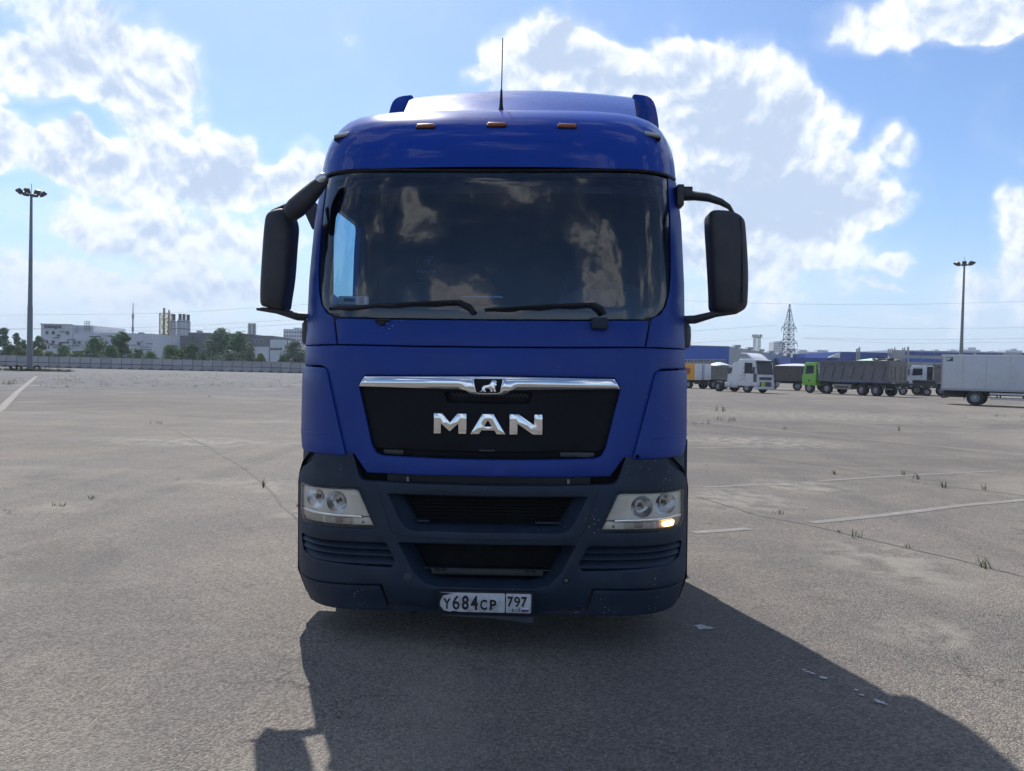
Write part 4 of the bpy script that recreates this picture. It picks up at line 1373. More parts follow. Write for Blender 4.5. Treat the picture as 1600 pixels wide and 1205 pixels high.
tag(mg.build('mast_grass', GRASS), 'tuft of grass round the foot of the left light mast', 'grass', kind='stuff')

BARK = mat('bark', (.09, .07, .05), .9, var=.3)
LEAFS = [mat('leaf_dark', (.080, .155, .055), .75, var=.5, vscale=.9), mat('leaf_mid', (.120, .20, .065), .75, var=.45, vscale=.8), mat('leaf_grey', (.14, .19, .12), .75, var=.4, vscale=.8), mat('leaf_yellow', (.15, .19, .040), .75, var=.4, vscale=.8)]


def tree(px, py_top, Y, wpx, kind, label, name='tree', n=2400, slim=1.0):
    t = at(px, py_top, Y)
    Hh = t.z
    hw = wpx / F_PX * Y
    r = empty(name, (t.x, Y, 0))
    tag(r, label, 'tree' if name == 'tree' else 'bush', 'trees and bushes behind the concrete fence')
    tr = MB().tube([(0, 0, 0), (.1, 0, Hh * .3), (-.05, .05, Hh * .6), (0, 0, Hh * .9)], [.06 + Hh * .022, .05 + Hh * .016, .03 + Hh * .010, .02], 7)
    rnd = random.Random(int(px * 13 + py_top))
    limbs = []
    for k in range(9):
        z0 = Hh * rnd.uniform(.18, .7)
        a = rnd.uniform(0, 6.28)
        ln = hw * rnd.uniform(.5, .95) * (1 - .5 * z0 / Hh)
        e = Vector((math.cos(a) * ln, math.sin(a) * ln, min(Hh * .95, z0 + Hh * rnd.uniform(.12, .3))))
        tr.tube([(0, 0, z0), e * .5 + Vector((0, 0, z0 * .5)), e], [.03 + Hh * .006, .02 + Hh * .004, .015], 5)
        limbs.append(e)
    tr.build('trunk', BARK, r)
    cl = []
    nc = 34
    for k in range(nc):
        z = rnd.random() ** .8
        wz = (math.sin(math.pi * min(1, .12 + z * .88)) ** .6) if slim >= 1 else (1 - .75 * z)
        a = rnd.uniform(0, 6.28)
        rr = hw * wz * rnd.uniform(.2, .9)
        cl.append((Vector((math.cos(a) * rr, math.sin(a) * rr, Hh * (.10 + .83 * z))), rnd.uniform(.14, .36) * min(hw, Hh * .5) * 1.35))
    cl.append((Vector((0, 0, Hh * .93)), .18 * hw + .12))
    cr = MB()
    per = n // len(cl)
    for c, rad in cl:
        for k in range(per):
            d_ = Vector((rnd.gauss(0, 1), rnd.gauss(0, 1), rnd.gauss(0, .8)))
            d_ = d_.normalized() * rad * rnd.random() ** .4
            q = c + d_
            if q.z < .15 or q.z > Hh * 1.03:
                continue
            s_ = rnd.uniform(.10, .24) * (.6 + Hh / 14)
            u_ = Vector((rnd.gauss(0, 1), rnd.gauss(0, 1), rnd.gauss(0, .6))).normalized()
            w_ = u_.cross(Vector((rnd.gauss(0, 1), rnd.gauss(0, 1), rnd.gauss(0, 1)))).normalized()
            cr.v += [tuple(q - u_ * s_), tuple(q + w_ * s_ * .55), tuple(q + u_ * s_), tuple(q - w_ * s_ * .55)]
            b = len(cr.v)
            cr.f.append((b - 4, b - 3, b - 2, b - 1))
    me = bpy.data.meshes.new('crown')
    me.from_pydata(cr.v, [], cr.f)
    link('crown', me, LEAFS[kind], r)


TREES = [(6, 512, 152, 14, 2, 'loose grey-green tree at the left edge of the view', .6), (26, 519, 156, 9, 2, 'slim grey-green sapling left of the mast', .6), (17, 540, 149, 16, 0, 'dark bush left of the mast', 1),
         (36, 531, 175, 10, 1, 'rounded tree right behind the foot of the light mast', 1), (60, 524, 178, 12, 0, 'dark tree between the mast and the white factory', 1), (30, 541, 148, 12, 3, 'yellow-green bush beside the mast', 1), (58, 545, 147, 10, 3, 'yellow-green bush right of the mast', 1),
         (78, 549, 147, 14, 1, 'low bush under the factory sign', 1), (100, 541, 150, 16, 1, 'mid green bush before the white factory corner', 1), (95, 534, 158, 5, 2, 'thin sapling before the white factory', .6), (122, 549, 147, 16, 1, 'low bush before the factory windows', 1),
         (147, 528, 155, 22, 1, 'broad bright green tree before the white factory', 1), (172, 540, 150, 16, 0, 'dark shrub beside the pointed tree', 1), (191, 519, 157, 20, 0, 'dark pointed tree below the thin antenna mast', 1), (215, 546, 149, 18, 0, 'dark low shrub right of the pointed tree', 1), (236, 550, 147, 14, 1, 'low mid green shrub left of the yellow tower', 1),
         (268, 540, 151, 24, 1, 'round green tree below the silos', 1), (300, 535, 153, 14, 0, 'dark tree right of the silos', 1), (318, 551, 147, 12, 0, 'low dark shrub before the grey hall', 1), (345, 514, 160, 27, 2, 'tall grey-green tree before the grey hall', 1), (374, 519, 158, 27, 0, 'tall dark tree right of the grey-green one', 1),
         (360, 548, 149, 30, 2, 'pale low shrub under the two tall trees', 1), (391, 541, 152, 12, 2, 'grey-green tree edge before the white lower wall', 1), (407, 553, 147, 9, 3, 'small yellow-green bush before the white lower wall', 1), (462, 534, 150, 20, 2, 'grey-green tree beside the truck mirror mount', 1), (443, 556, 147, 10, 0, 'small dark bush left of the truck', 1),
         (500, 540, 150, 20, 1, 'green tree partly hidden behind the truck cab', 1)]
for (px, py, Y, w, k, lb, sl_) in TREES:
    tree(px, py, Y, w, k, lb, 'tree' if Y >= 150 else 'bush', 5200 if w > 18 else 3000, sl_)


def place_box(root, name, x0, x1, yt, yb, Y, depth, m, parent=None, dz=0.0):
    """box whose front face spans the given picture columns at distance Y, in root's frame"""
    a, b = at(x0, yt, Y), at(x1, yt, Y)
    zb_ = 0 if yb is None else at((x0 + x1) / 2, yb, Y).z
    zt = at((x0 + x1) / 2, yt, Y).z
    o = root.location
    return MB().box(a.x - o.x, b.x - o.x, Y - o.y - dz, Y - o.y - dz + depth, zb_, zt).build(name, m, parent or root)


FWHITE = mat('factory_white', (.56, .57, .60), .8, var=.06, vscale=.3, dirt=(.36, .36, .37), dscale=.6, damt=.35)
FGREY = mat('hall_grey', (.135, .14, .155), .7, var=.10, vscale=.4)
FGREY2 = mat('hall_light_grey', (.32, .33, .34), .7, var=.08, vscale=.4)
DARKB = mat('facade_dark', (.06, .065, .08), .6, var=.2)
WGL = mat('far_window', (.05, .065, .085), .2, var=.3, vscale=2)
YEL = mat('tower_yellow', (.40, .33, .15), .7, var=.2)
SILO = mat('silo_metal', (.36, .375, .40), .5, .5, var=.1, vscale=.8)

w1 = empty('white_factory', at(105, 560, 215) * 1)
w1.location.z = 0
tag(w1, 'white factory building with dark dashes on its wall and a name sign', 'building')
place_box(w1, 'wall', 64, 113, 507.0, None, 215, 20, FWHITE)
place_box(w1, 'wall', 113, 146, 508.6, None, 217, 18, FWHITE)
place_box(w1, 'wall', 146, 238.5, 520.5, None, 217, 22, FWHITE)
place_box(w1, 'parapet', 63, 113, 506.2, 507.6, 215, .3, FGREY2, dz=.15)
place_box(w1, 'wall', 112.5, 152, 521.5, None, 215.2, 2.5, FWHITE)
for (a, b, c, d_) in ((71, 75.6, 516.8, 522.5), (80.5, 85.6, 517, 522.7), (103, 108, 517, 523), (88.6, 93.8, 522.3, 526.4), (71.5, 75.5, 532, 537), (80.6, 85.6, 532, 537), (104, 107.6, 532.3, 537.5), (114.5, 119, 532.5, 538), (121.5, 125.8, 532.5, 538), (163.5, 168.8, 533.5, 538), (213.8, 219, 534, 540)):
    fo = place_box(w1, 'window', a, b, c, d_, 214.9, .3, FGREY2, dz=.05)
    place_box(w1, 'pane', a + .7, b - .7, c + .6, d_ - .6, 214.9, .3, WGL, parent=fo, dz=.10)
for (a, b, c, d_) in ((92, 103, 518, 519), (83, 92, 527.2, 528.6), (65, 73, 531, 533), (65, 73, 537.6, 538.8), (66, 73, 541.5, 542.7), (75, 83, 537, 538), (77, 92, 538.5, 540), (92, 103, 534.5, 536.5), (105, 117, 530.2, 531.4), (83, 90, 542, 543.6), (75, 76.5, 540, 545), (108, 124, 540, 541), (140, 155.6, 525.3, 527), (166, 173, 524.5, 525.7), (173, 180, 526, 527.6), (203, 212, 539, 540), (220, 223.5, 533.6, 534.5), (228, 238, 536.8, 537.8), (219.5, 233, 542, 543), (222, 236, 546, 547)):
    place_box(w1, 'facade_bar', a, b, c, d_, 214.9, .25, DARKB, dz=.04)
for xx in (133.4, 136, 138.6, 141):
    a, b = at(xx, 502, 216), at(xx, 518, 216)
    MB().bar((a.x - w1.location.x, 216 - w1.location.y - .3, a.z), (a.x - w1.location.x, 216 - w1.location.y - .3, b.z), .10).build('roof_ladder', DARKB, w1)
for yy in (502.3, 505.5, 509, 513):
    a, b = at(133, yy, 216), at(141.2, yy, 216)
    MB().bar((a.x - w1.location.x, 216 - w1.location.y - .3, a.z), (b.x - w1.location.x, 216 - w1.location.y - .3, a.z), .08).build('roof_ladder', DARKB, w1)
place_box(w1, 'roof_unit', 216, 222, 519.5, 524, 222, 1.5, DARKB)
me, tw, th = text_mesh('steingot', 1.0, .04, .02)
o = link('sign_lettering', me, DARKB, w1)
o.rotation_euler = (R(90), 0, 0)
a, b, c = at(69, 510, 214.9), at(96.5, 510, 214.9), at(82.7, 510.9, 214.9)
o.scale = ((b.x - a.x) / tw, 1.25 / th, 1)
o.location = (c.x - w1.location.x, 214.85 - w1.location.y, c.z)

h1 = empty('grey_hall', (at(330, 560, 235).x, 235, 0))
tag(h1, 'long dark grey factory hall with a white lower wall at its right end', 'building')
place_box(h1, 'wall', 238.6, 294, 524.0, None, 235, 30, FGREY)
place_box(h1, 'wall', 294, 398, 521.5, None, 238, 30, FGREY)
place_box(h1, 'wall', 398, 427, 524.5, 541.5, 236, 25, FGREY)
place_box(h1, 'lower_wall', 391, 421, 541.5, None, 236.3, 20, FWHITE)
place_box(h1, 'roof_edge', 238, 294.2, 523.3, 524.4, 235, .4, FGREY2, dz=.2)
place_box(h1, 'roof_edge', 293.8, 398.4, 520.6, 521.8, 238, .4, FGREY2, dz=.2)
for k in range(7):
    place_box(h1, 'panel_joint', 242 + k * 7.6, 242.5 + k * 7.6, 526, 556, 235, .1, DARKB, dz=.04)
for a in (392.5, 399, 405.5):
    fo = place_box(h1, 'window', a, a + 6, 531, 535.5, 236, .3, FGREY2, dz=.06)
    place_box(h1, 'pane', a + .6, a + 5.4, 531.7, 534.8, 236, .3, WGL, parent=fo, dz=.12)
place_box(h1, 'roof_unit', 307, 313, 516.5, 521.5, 245, 2, FGREY2)

for k, (px, yt, w) in enumerate(((270.5, 499.5, 4.6), (280.5, 499, 4.4), (286.5, 499.3, 4.2), (293, 500, 4.6))):
    q = at(px, yt, 255 + (k % 2) * 5)
    r = empty('silo', (q.x, q.y, 0))
    tag(r, ('leftmost', 'second', 'third', 'rightmost')[k] + ' of the four metal storage silos above the grey hall', 'silo', 'metal silos of the factory')
    rad = w / F_PX * 255
    MB().lathe([(rad, 0), (rad, q.z - 1.0), (rad * .55, q.z), (.01, q.z)], (0, 0, 0), 'z', 20).build('shell', SILO, r, 30)
    for j in range(5):
        z = q.z * (.35 + .15 * j)
        MB().lathe([(rad * 1.0, z - .12), (rad * 1.03, z), (rad * 1.0, z + .12)], (0, 0, 0), 'z', 20).build('band', DARKB, r)
    MB().lathe([(rad * .55, q.z - .3), (rad * .55, q.z + 1.7), (rad * .62, q.z + 1.8), (.01, q.z + 2.0)], (.2, 0, 0), 'z', 14).build('filter_cap', DARKB, r, 30)


def lattice(root, w0, w1_, h, n, m, bar=.12, z0=0.0):
    """square lattice column: one part of bars"""
    mb = MB()
    for k in range(n):
        za, zb_ = z0 + (h - z0) * k / n, z0 + (h - z0) * (k + 1) / n
        wa = w0 + (w1_ - w0) * k / n
        wb = w0 + (w1_ - w0) * (k + 1) / n
        ca = [Vector((sx * wa, sy * wa, za)) for sx, sy in ((-1, -1), (1, -1), (1, 1), (-1, 1))]
        cb = [Vector((sx * wb, sy * wb, zb_)) for sx, sy in ((-1, -1), (1, -1), (1, 1), (-1, 1))]
        for i in range(4):
            mb.bar(ca[i], cb[i], bar)
            mb.bar(ca[i], cb[(i + 1) % 4], bar * .6)
            mb.bar(ca[(i + 1) % 4], cb[i], bar * .6)
            mb.bar(cb[i], cb[(i + 1) % 4], bar * .6)
    return mb


q = at(259, 490, 228)
r = empty('scaffold_tower', (q.x, q.y, 0))
tag(r, 'yellow steel stair tower standing beside the silos', 'tower')
lattice(r, 1.25, 1.25, q.z, 6, YEL, .22).build('lattice', YEL, r)
for dx, hh, w in ((-.5, 1.6, .32), (.95, 1.0, .25)):
    MB().tube([(dx, 0, 2), (dx, 0, q.z + hh)], w, 10).build('pipe', mat('pipe_grey', (.25, .25, .24), .6), r, 40)
for k in range(5):
    MB().box(-1.3, 1.3, -1.3, 1.3, q.z * (.3 + .15 * k), q.z * (.3 + .15 * k) + .12).build('platform', YEL, r)
q = at(208, 473, 240)
r = empty('antenna_mast', (q.x, q.y, 0))
tag(r, 'thin antenna mast on the skyline between the white factory and the silos', 'antenna')
MB().tube([(0, 0, 0), (0, 0, q.z * .75), (0, 0, q.z)], [.28, .22, .06], 8).build('pole', LAMPM, r)
for z in (.58, .78):
    MB().tube([(0, 0, q.z * z - .6), (0, 0, q.z * z + .6)], .36, 8).build('antenna_drum', LAMPM, r)
for px, lb in ((390.5, 'left of two short lattice chimneys on the grey hall roof'), (397, 'right of two short lattice chimneys on the grey hall roof')):
    q = at(px, 505.5, 250)
    r = empty('lattice_chimney', (q.x, q.y, 0))
    tag(r, lb, 'chimney', 'lattice chimneys on the grey hall')
    lattice(r, .45, .45, q.z, 7, FGREY2, .10, 7.0).build('lattice', FGREY2, r)
    MB().tube([(0, 0, 0), (0, 0, q.z)], .32, 8).build('flue', FGREY2, r)

b2 = empty('white_annex', (at(432, 560, 190).x, 190, 0))
tag(b2, 'low white building with a dark window row left of the truck', 'building')
place_box(b2, 'wall', 421, 446, 531, None, 190, 15, FWHITE)
for k in range(5):
    place_box(b2, 'window', 422.6 + k * 3.7, 425.6 + k * 3.7, 543.8, 547.3, 190, .3, WGL, dz=.05)
for px, yt in ((421.5, 528), (449, 530), (458.5, 531)):
    q = at(px, yt, 165)
    r = empty('street_pole', (q.x, q.y, 0))
    tag(r, {421.5: 'grey pole at the left corner of the low white building', 449: 'grey pole before the apartment block, farther from the truck', 458.5: 'grey pole before the apartment block, next to the truck'}[px], 'pole', 'thin poles near the white annex')
    MB().tube([(0, 0, 0), (0, 0, q.z)], [.14, .09], 8).build('shaft', LAMPM, r)
    MB().tube([(0, 0, q.z), (.5, 0, q.z + .1)], [.06, .05], 6).build('bracket', LAMPM, r)
APT = mat('apartment_pale', (.46, .48, .52), .85, var=.06, vscale=.1)


def apartment(px0, px1, yt, Y, label, rows, cols, steps=()):
    r = empty('apartment_block', (at((px0 + px1) / 2, 577, Y).x, Y, 0))
    tag(r, label, 'building')
    place_box(r, 'wall', px0, px1, yt, None, Y, 14, APT)
    for (a, b, c) in steps:
        place_box(r, 'roof_block', a, b, c, None, Y + 2, 8, APT)
    a, b = at(px0, yt, Y), at(px1, yt, Y)
    ww = (b.x - a.x) / cols
    mb = MB()
    for i in range(cols):
        for j in range(rows):
            x = a.x - r.location.x + (i + .25) * ww
            z = 1.0 + (a.z - 1.5) * j / rows
            mb.box(x, x + ww * .5, -.12, .05, z + .6, z + (a.z - 1.5) / rows * .7)
    tag(mb.build('windows', WGL, r), kind='stuff')


apartment(443, 480, 514.5, 520, 'tall pale apartment block just left of the truck cab', 9, 9, ((459, 468, 512),))

# ------------------------------------------------------------------ power line
WIRE = mat('wire_grey', (.14, .16, .19), .6)
PYL = mat('pylon_steel', (.15, .165, .19), .6, .3, var=.15)


def pylon(px, yt, Y, label, name='power_pylon'):
    q = at(px, yt, Y)
    r = empty(name, (q.x, q.y, 0), .35)
    tag(r, label, 'pylon', 'lattice pylons of the power line')
    Hh = q.z
    mb = lattice(r, 2.1, 1.05, Hh * .42, 5, PYL, .16)
    mb.build('leg_lattice', PYL, r)
    lattice(r, 1.05, .85, Hh * .73, 5, PYL, .13, Hh * .42).build('body_lattice', PYL, r)
    lattice(r, .85, .05, Hh, 4, PYL, .11, Hh * .73).build('peak_lattice', PYL, r)
    for z, L in ((.50, 2.9), (.69, 2.4)):
        for s in (-1, 1):
            mb = MB()
            tip = Vector((s * L, 0, Hh * z))
            for y in (-.8, .8):
                mb.bar((s * .8, y, Hh * z), tip, .10)
                mb.bar((s * .8, y, Hh * z + 1.4), tip, .08)
            for k in range(3):
                t = (k + 1) / 4
                mb.bar(Vector((s * .8, -.8, Hh * z)).lerp(tip, t), Vector((s * .8, .8, Hh * z)).lerp(tip, t), .05)
            mb.build('cross_arm', PYL, r)
            MB().tube([(s * L, 0, Hh * z), (s * L, 0, Hh * z - 1.0)], .06, 6).build('insulator', DARKB, r)
    return r


PY1 = pylon(1234, 475, 205, 'lattice power pylon standing behind the parked white tractor')
q1 = at(1234, 475, 205)
PYL2X = at(690, 480, 212)
PY2 = pylon(690, 470, 212, 'lattice power pylon hidden behind the blue truck')
WIRES = [([(-200, 493), (0, 492.5), (250, 489.5), (400, 481), (520, 473)], 205), ([(-200, 516), (0, 514), (250, 511), (400, 503), (520, 496)], 205), ([(-200, 519), (60, 514.5), (260, 517), (520, 503)], 208),
         ([(1000, 466), (1100, 471), (1234, 475), (1400, 476), (1600, 471), (1750, 465)], 205), ([(1000, 522), (1100, 516), (1213, 508.5)], 204), ([(1255, 508.5), (1400, 513.5), (1600, 512), (1750, 508)], 204),
         ([(1000, 541), (1100, 535), (1212, 527.5)], 206), ([(1256, 527.5), (1400, 531), (1600, 529), (1750, 525)], 204), ([(1256, 529), (1400, 536), (1600, 534.5), (1750, 531)], 207)]
WL = ['upper wire left of the truck', 'middle wire left of the truck', 'lowest wire left of the truck', 'topmost wire over the pylon peak', 'wire left of the pylon at its upper arm', 'wire right of the pylon at its upper arm', 'wire left of the pylon at its lower arm', 'upper of two wires right of the pylon at its lower arm', 'lower of two wires right of the pylon at its lower arm']
for (pts, Y), lb in zip(WIRES, WL):
    P = [at(a, b, Y) for a, b in pts]
    Q = []
    for i in range(len(P) - 1):
        p_, a, b, n_ = P[max(0, i - 1)], P[i], P[i + 1], P[min(len(P) - 1, i + 2)]
        for k in range(6):
            t = k / 6
            Q.append(.5 * ((2 * a) + (b - p_) * t + (2 * p_ - 5 * a + 4 * b - n_) * t * t + (3 * a - p_ - 3 * b + n_) * t ** 3))
    Q.append(P[-1])
    tag(MB().tube(Q, .024, 5).build('power_wire', WIRE), 'thin power line, ' + lb, 'wire', 'power line wires')
q = at(1183, 527, 380)
r = empty('rail_light_tower', (q.x, q.y, 0))
tag(r, 'pale lattice light tower far off between mirror and pylon', 'tower')
lattice(r, 1.3, 1.3, q.z, 9, FGREY2, .22).build('lattice', FGREY2, r)
MB().lathe([(1.3, q.z - .3), (2.6, q.z), (2.6, q.z + .3), (1.3, q.z + .5)], (0, 0, 0), 'z', 12).build('platform', FGREY2, r)
for k in range(6):
    a = k * math.pi / 3
    MB().box(2.0 * math.cos(a) - .4, 2.0 * math.cos(a) + .4, 2.0 * math.sin(a) - .4, 2.0 * math.sin(a) + .4, q.z + .5, q.z + 1.3).build('lamp', FGREY2, r)

# ------------------------------------------------------------------ far right: halls and flats
HBLUE = mat('hall_blue', (.018, .085, .42), .55, var=.06, vscale=.3)
HBLUE2 = mat('hall_blue_dark', (.025, .07, .27), .6, var=.08, vscale=.3)
HGREY = mat('hall_pale_grey', (.36, .38, .40), .7, var=.07, vscale=.3)
HGREY2 = mat('hall_grey_wall', (.27, .285, .30), .75, var=.08, vscale=.3)
b3 = empty('blue_hall', (at(1100, 577, 150).x, 150, 0))
tag(b3, 'blue clad hall with a pale window row, right beside the truck mirror', 'building')
place_box(b3, 'blue_wall', 1040, 1139, 540.8, 566, 150, .3, HBLUE)
place_box(b3, 'wall', 1040, 1139.6, 541.6, None, 150.3, 30, HGREY2)
place_box(b3, 'roof_edge', 1040, 1139.5, 539.8, 541.0, 150, .4, FGREY2, dz=.1)
for k in range(13):
    fo = place_box(b3, 'window', 1069 + k * 5.1, 1073.6 + k * 5.1, 561.5, 566.6, 150, .3, HGREY, dz=.08)
    place_box(b3, 'pane', 1069.8 + k * 5.1, 1072.8 + k * 5.1, 562.6, 565.6, 150, .3, WGL, parent=fo, dz=.14)
# receding grey side wing
sa, sb_ = at(1139.6, 541.5, 150.2), at(1236, 557, 215)
mb = MB().loops([[(sa.x - b3.location.x, sa.y - 150, 0), (sb_.x - b3.location.x, sb_.y - 150, 0)], [(sa.x - b3.location.x, sa.y - 150, sa.z), (sb_.x - b3.location.x, sb_.y - 150, sa.z)], [(sa.x - b3.location.x - 30, sa.y - 150 + 6, sa.z), (sb_.x - b3.location.x - 30, sb_.y - 150 + 6, sa.z)]], closed=False)
mb.build('side_wall', HGREY, b3)
for k in range(6):
    t = (k + .5) / 6
    c = sa.lerp(sb_, t)
    MB().box(c.x - b3.location.x - .6, c.x - b3.location.x + .6, c.y - 150 - 1, c.y - 150 + 1, sa.z, sa.z + .5).build('roof_vent', FGREY2, b3)

b4 = empty('striped_warehouse', (at(1420, 577, 175).x, 175, 0))
tag(b4, 'long warehouse with blue and grey stripes behind the parked trucks', 'building')
place_box(b4, 'blue_wall', 1236, 1313, 559.5, None, 182, 20, HBLUE2)
place_box(b4, 'blue_wall', 1313, 1395, 550.5, None, 176, 30, HBLUE2)
MB().add([tuple(at(1294, 559, 181) - b4.location), tuple(at(1313, 559, 176) - b4.location), tuple(at(1313, 550.6, 176) - b4.location), tuple(at(1294, 554, 190) - b4.location)], [(0, 1, 2, 3)]).build('side_wall', HGREY, b4)
place_box(b4, 'grey_wall', 1395, 1640, 549.8, None, 176, 30, HGREY)
place_box(b4, 'blue_panel', 1390, 1395.5, 551.5, 566, 175.9, .3, HBLUE, dz=.1)
for (a, b, c, d_, m_) in ((1414, 1500, 550.6, 555.6, HBLUE2), (1503, 1521, 551.6, 556.0, HBLUE2), (1526, 1567, 552, 557, HBLUE2), (1412, 1475, 560.4, 565.8, HBLUE), (1597, 1640, 551.8, 558.6, HBLUE2)):
    place_box(b4, 'blue_stripe', a, b, c, d_, 175.9, .3, m_, dz=.1)
for k in range(10):
    place_box(b4, 'wall_joint', 1400 + k * 20, 1400.5 + k * 20, 550.5, 590, 175.9, .1, FGREY2, dz=.13)
for (a, b, c, d_) in ((1422, 1427, 571.5, 574), (1435, 1440, 571.5, 574), (1447, 1454, 571, 574.5), (1441.5, 1446, 571.5, 574)):
    place_box(b4, 'window', a, b, c, d_, 175.9, .3, WGL, dz=.12)
for px, yt, yb in ((1338.5, 545, 566), (1340.8, 544, 566), (1343.2, 542, 566), (1388, 545, 560), (1391, 544.5, 560), (1394, 544.5, 560), (1398, 543, 552), (1410.5, 543.5, 575), (1413.5, 543, 575), (1418.8, 542, 590)):
    a, b = at(px, yt, 174.5), at(px, yb, 174.5)
    MB().tube([tuple(b - b4.location), tuple(a - b4.location)], .22 if px > 1418 else .14, 8).build('vent_pipe', FGREY2, b4)
apartment(1209, 1227, 534.5, 720, 'pale grey tower block seen through the pylon', 14, 6, ((1212, 1222, 533.3),))
apartment(1246, 1263, 549, 640, 'pale flats right beside the pylon legs', 5, 7, ((1249, 1261, 546.6),))
apartment(1263, 1299, 550, 640, 'pale stepped flats above the low blue wall', 5, 14, ((1277, 1294, 547),))
apartment(1233, 1247, 545, 690, 'distant grey flats showing between the pylon legs', 8, 5)
for k, (a, b, yt, c, d_, e_) in enumerate(((1436, 1447, 548, 1438.5, 1444, 546.4), (1459, 1470, 548, 1461, 1467, 546.2), (1483, 1495, 548, 1486, 1492, 546), (1503, 1532, 546.5, 1513, 1525, 543), (1533, 1566, 549.8, 1545, 1555, 548.6), (1571, 1598, 547.6, 1580, 1589, 545))):
    apartment(a, b, yt, 800, ('leftmost small roof on the skyline above the warehouse', 'second small roof on the skyline left of the right mast', 'small roof on the skyline touching the right mast', 'brownish stepped flats right of the right mast', 'low flat roofs on the skyline above the box truck', 'wide stepped flats on the skyline at the right edge')[k], 8, 8, ((c, d_, e_),))

# ------------------------------------------------------------------ parked vehicles
VWH = mat('vehicle_white', (.60, .61, .63), .35, coat=.4, var=.05, dirt=(.36, .36, .36), damt=.3, dscale=1.5)
VGREEN = mat('vehicle_green', (.16, .42, .04), .35, coat=.4, var=.06)
VGREY = mat('tipper_grey', (.115, .118, .125), .6, var=.15, dirt=(.20, .18, .15), damt=.4, dscale=1.2)
VGREY2 = mat('tipper_rust_grey', (.19, .18, .165), .65, var=.2, dirt=(.24, .20, .15), damt=.5, dscale=1.2)
VBROWN = mat('tipper_brown', (.105, .085, .075), .7, var=.2, dirt=(.2, .17, .13), damt=.4, dscale=1.2)
VORNG = mat('box_orange', (.62, .30, .025), .5, var=.06)
VBOX = mat('box_white', (.48, .51, .55), .45, var=.04, dirt=(.35, .36, .37), damt=.3, dscale=.8)
VGL = mat('vehicle_glass', (.015, .022, .035), .2, spec=.3, var=.2)
CHAS = mat('chassis_dark', (.028, .028, .030), .7, var=.3, dirt=(.09, .08, .07), damt=.5)
TANK = mat('tank_silver', (.42, .43, .45), .35, .8, var=.1)


def vehicle(name, px, py, heading, label, cat, group='vehicles parked on the far right of the lot', Y=None):
    """origin on the ground under the given picture point; local +x is forwards"""
    g_ = ground_at(px, py) if Y is None else at(px, 577, Y)
    r = empty(name, (g_.x, g_.y, 0), heading)
    tag(r, label, cat, group)
    return r


def vwheel(r, x, y, rad=.50, w=.30):
    s = 1 if y > 0 else -1
    t = MB().lathe([(rad * .55, -w * .5), (rad * .9, -w * .5), (rad, -w * .35), (rad, w * .35), (rad * .9, w * .5), (rad * .55, w * .5)], (0, 0, 0), 'y', 18)
    o = t.build('wheel', RUBBER, r, 35)
    o.location = (x, y, rad)
    MB().lathe([(rad * .60, s * w * .49), (rad * .52, s * w * .30), (rad * .32, s * w * .25), (rad * .28, s * w * .5), (.01, s * w * .52)], (0, 0, 0), 'y', 16).build('rim', RIM, o, 35)


def cab(r, x0, x1, zb_, zt, m_, w=1.22, low=None):
    """cab with raked windscreen between x0 (rear) and x1 (front)"""
    pts = [(x0, zb_), (x1, zb_), (x1 + .02, zb_ + .75), (x1 - .04, zb_ + 1.05), (x1 - .22, zt - .18), (x1 - .38, zt), (x0, zt)]
    MB().prism([(a, b) for a, b in pts], -w, w, 'y').build('cab', m_, r, bevel=.06)
    L = MB().add([(x1 - .030, -w * .90, zb_ + 1.08), (x1 - .030, w * .90, zb_ + 1.08), (x1 - .195, w * .86, zt - .25), (x1 - .195, -w * .86, zt - .25)], [(0, 1, 2, 3)])
    for v in range(4):
        q_ = L.v[v]
        L.v[v] = (q_[0] + .035, q_[1], q_[2])
    L.build('windscreen', VGL, r)
    for s in (-1, 1):
        a = x1 - .32
        MB().prism(fillet([(a - .10, zb_ + 1.12), (a - 1.05, zb_ + 1.18), (a - 1.05, zt - .30), (a - .18, zt - .30)], .06), s * (w + .006), s * (w + .016), 'y').build('side_window', VGL, r)
        dr = MB().prism(fillet([(a + .06, zb_ + .35), (a - 1.15, zb_ + .35), (a - 1.15, zt - .16), (a - .08, zt - .16)], .08), s * (w - .02), s * (w + .006), 'y').build('door', m_, r)
        MB().box(a - 1.05, a - .9, s * (w + .004) - .012, s * (w + .004) + .012, zb_ + .95, zb_ + 1.0).build('handle', DARKB, dr)
        MB().box(x1 - .22, x1 - .10, s * (w + .20) - .09, s * (w + .20) + .09, zb_ + 1.15, zb_ + 1.75).build('mirror', DARKB, r, bevel=.03)
        MB().bar((x1 - .16, s * w, zb_ + 1.7), (x1 - .16, s * (w + .2), zb_ + 1.7), .04).build('mirror_arm', DARKB, r)


def chassis(r, x0, x1, z=.95):
    for s in (-1, 1):
        MB().box(x0, x1, s * .45 - .05, s * .45 + .05, z - .28, z).build('chassis_rail', CHAS, r)
    MB().box(x0, x1, -.42, .42, z - .22, z - .1).build('chassis_deck', CHAS, r)


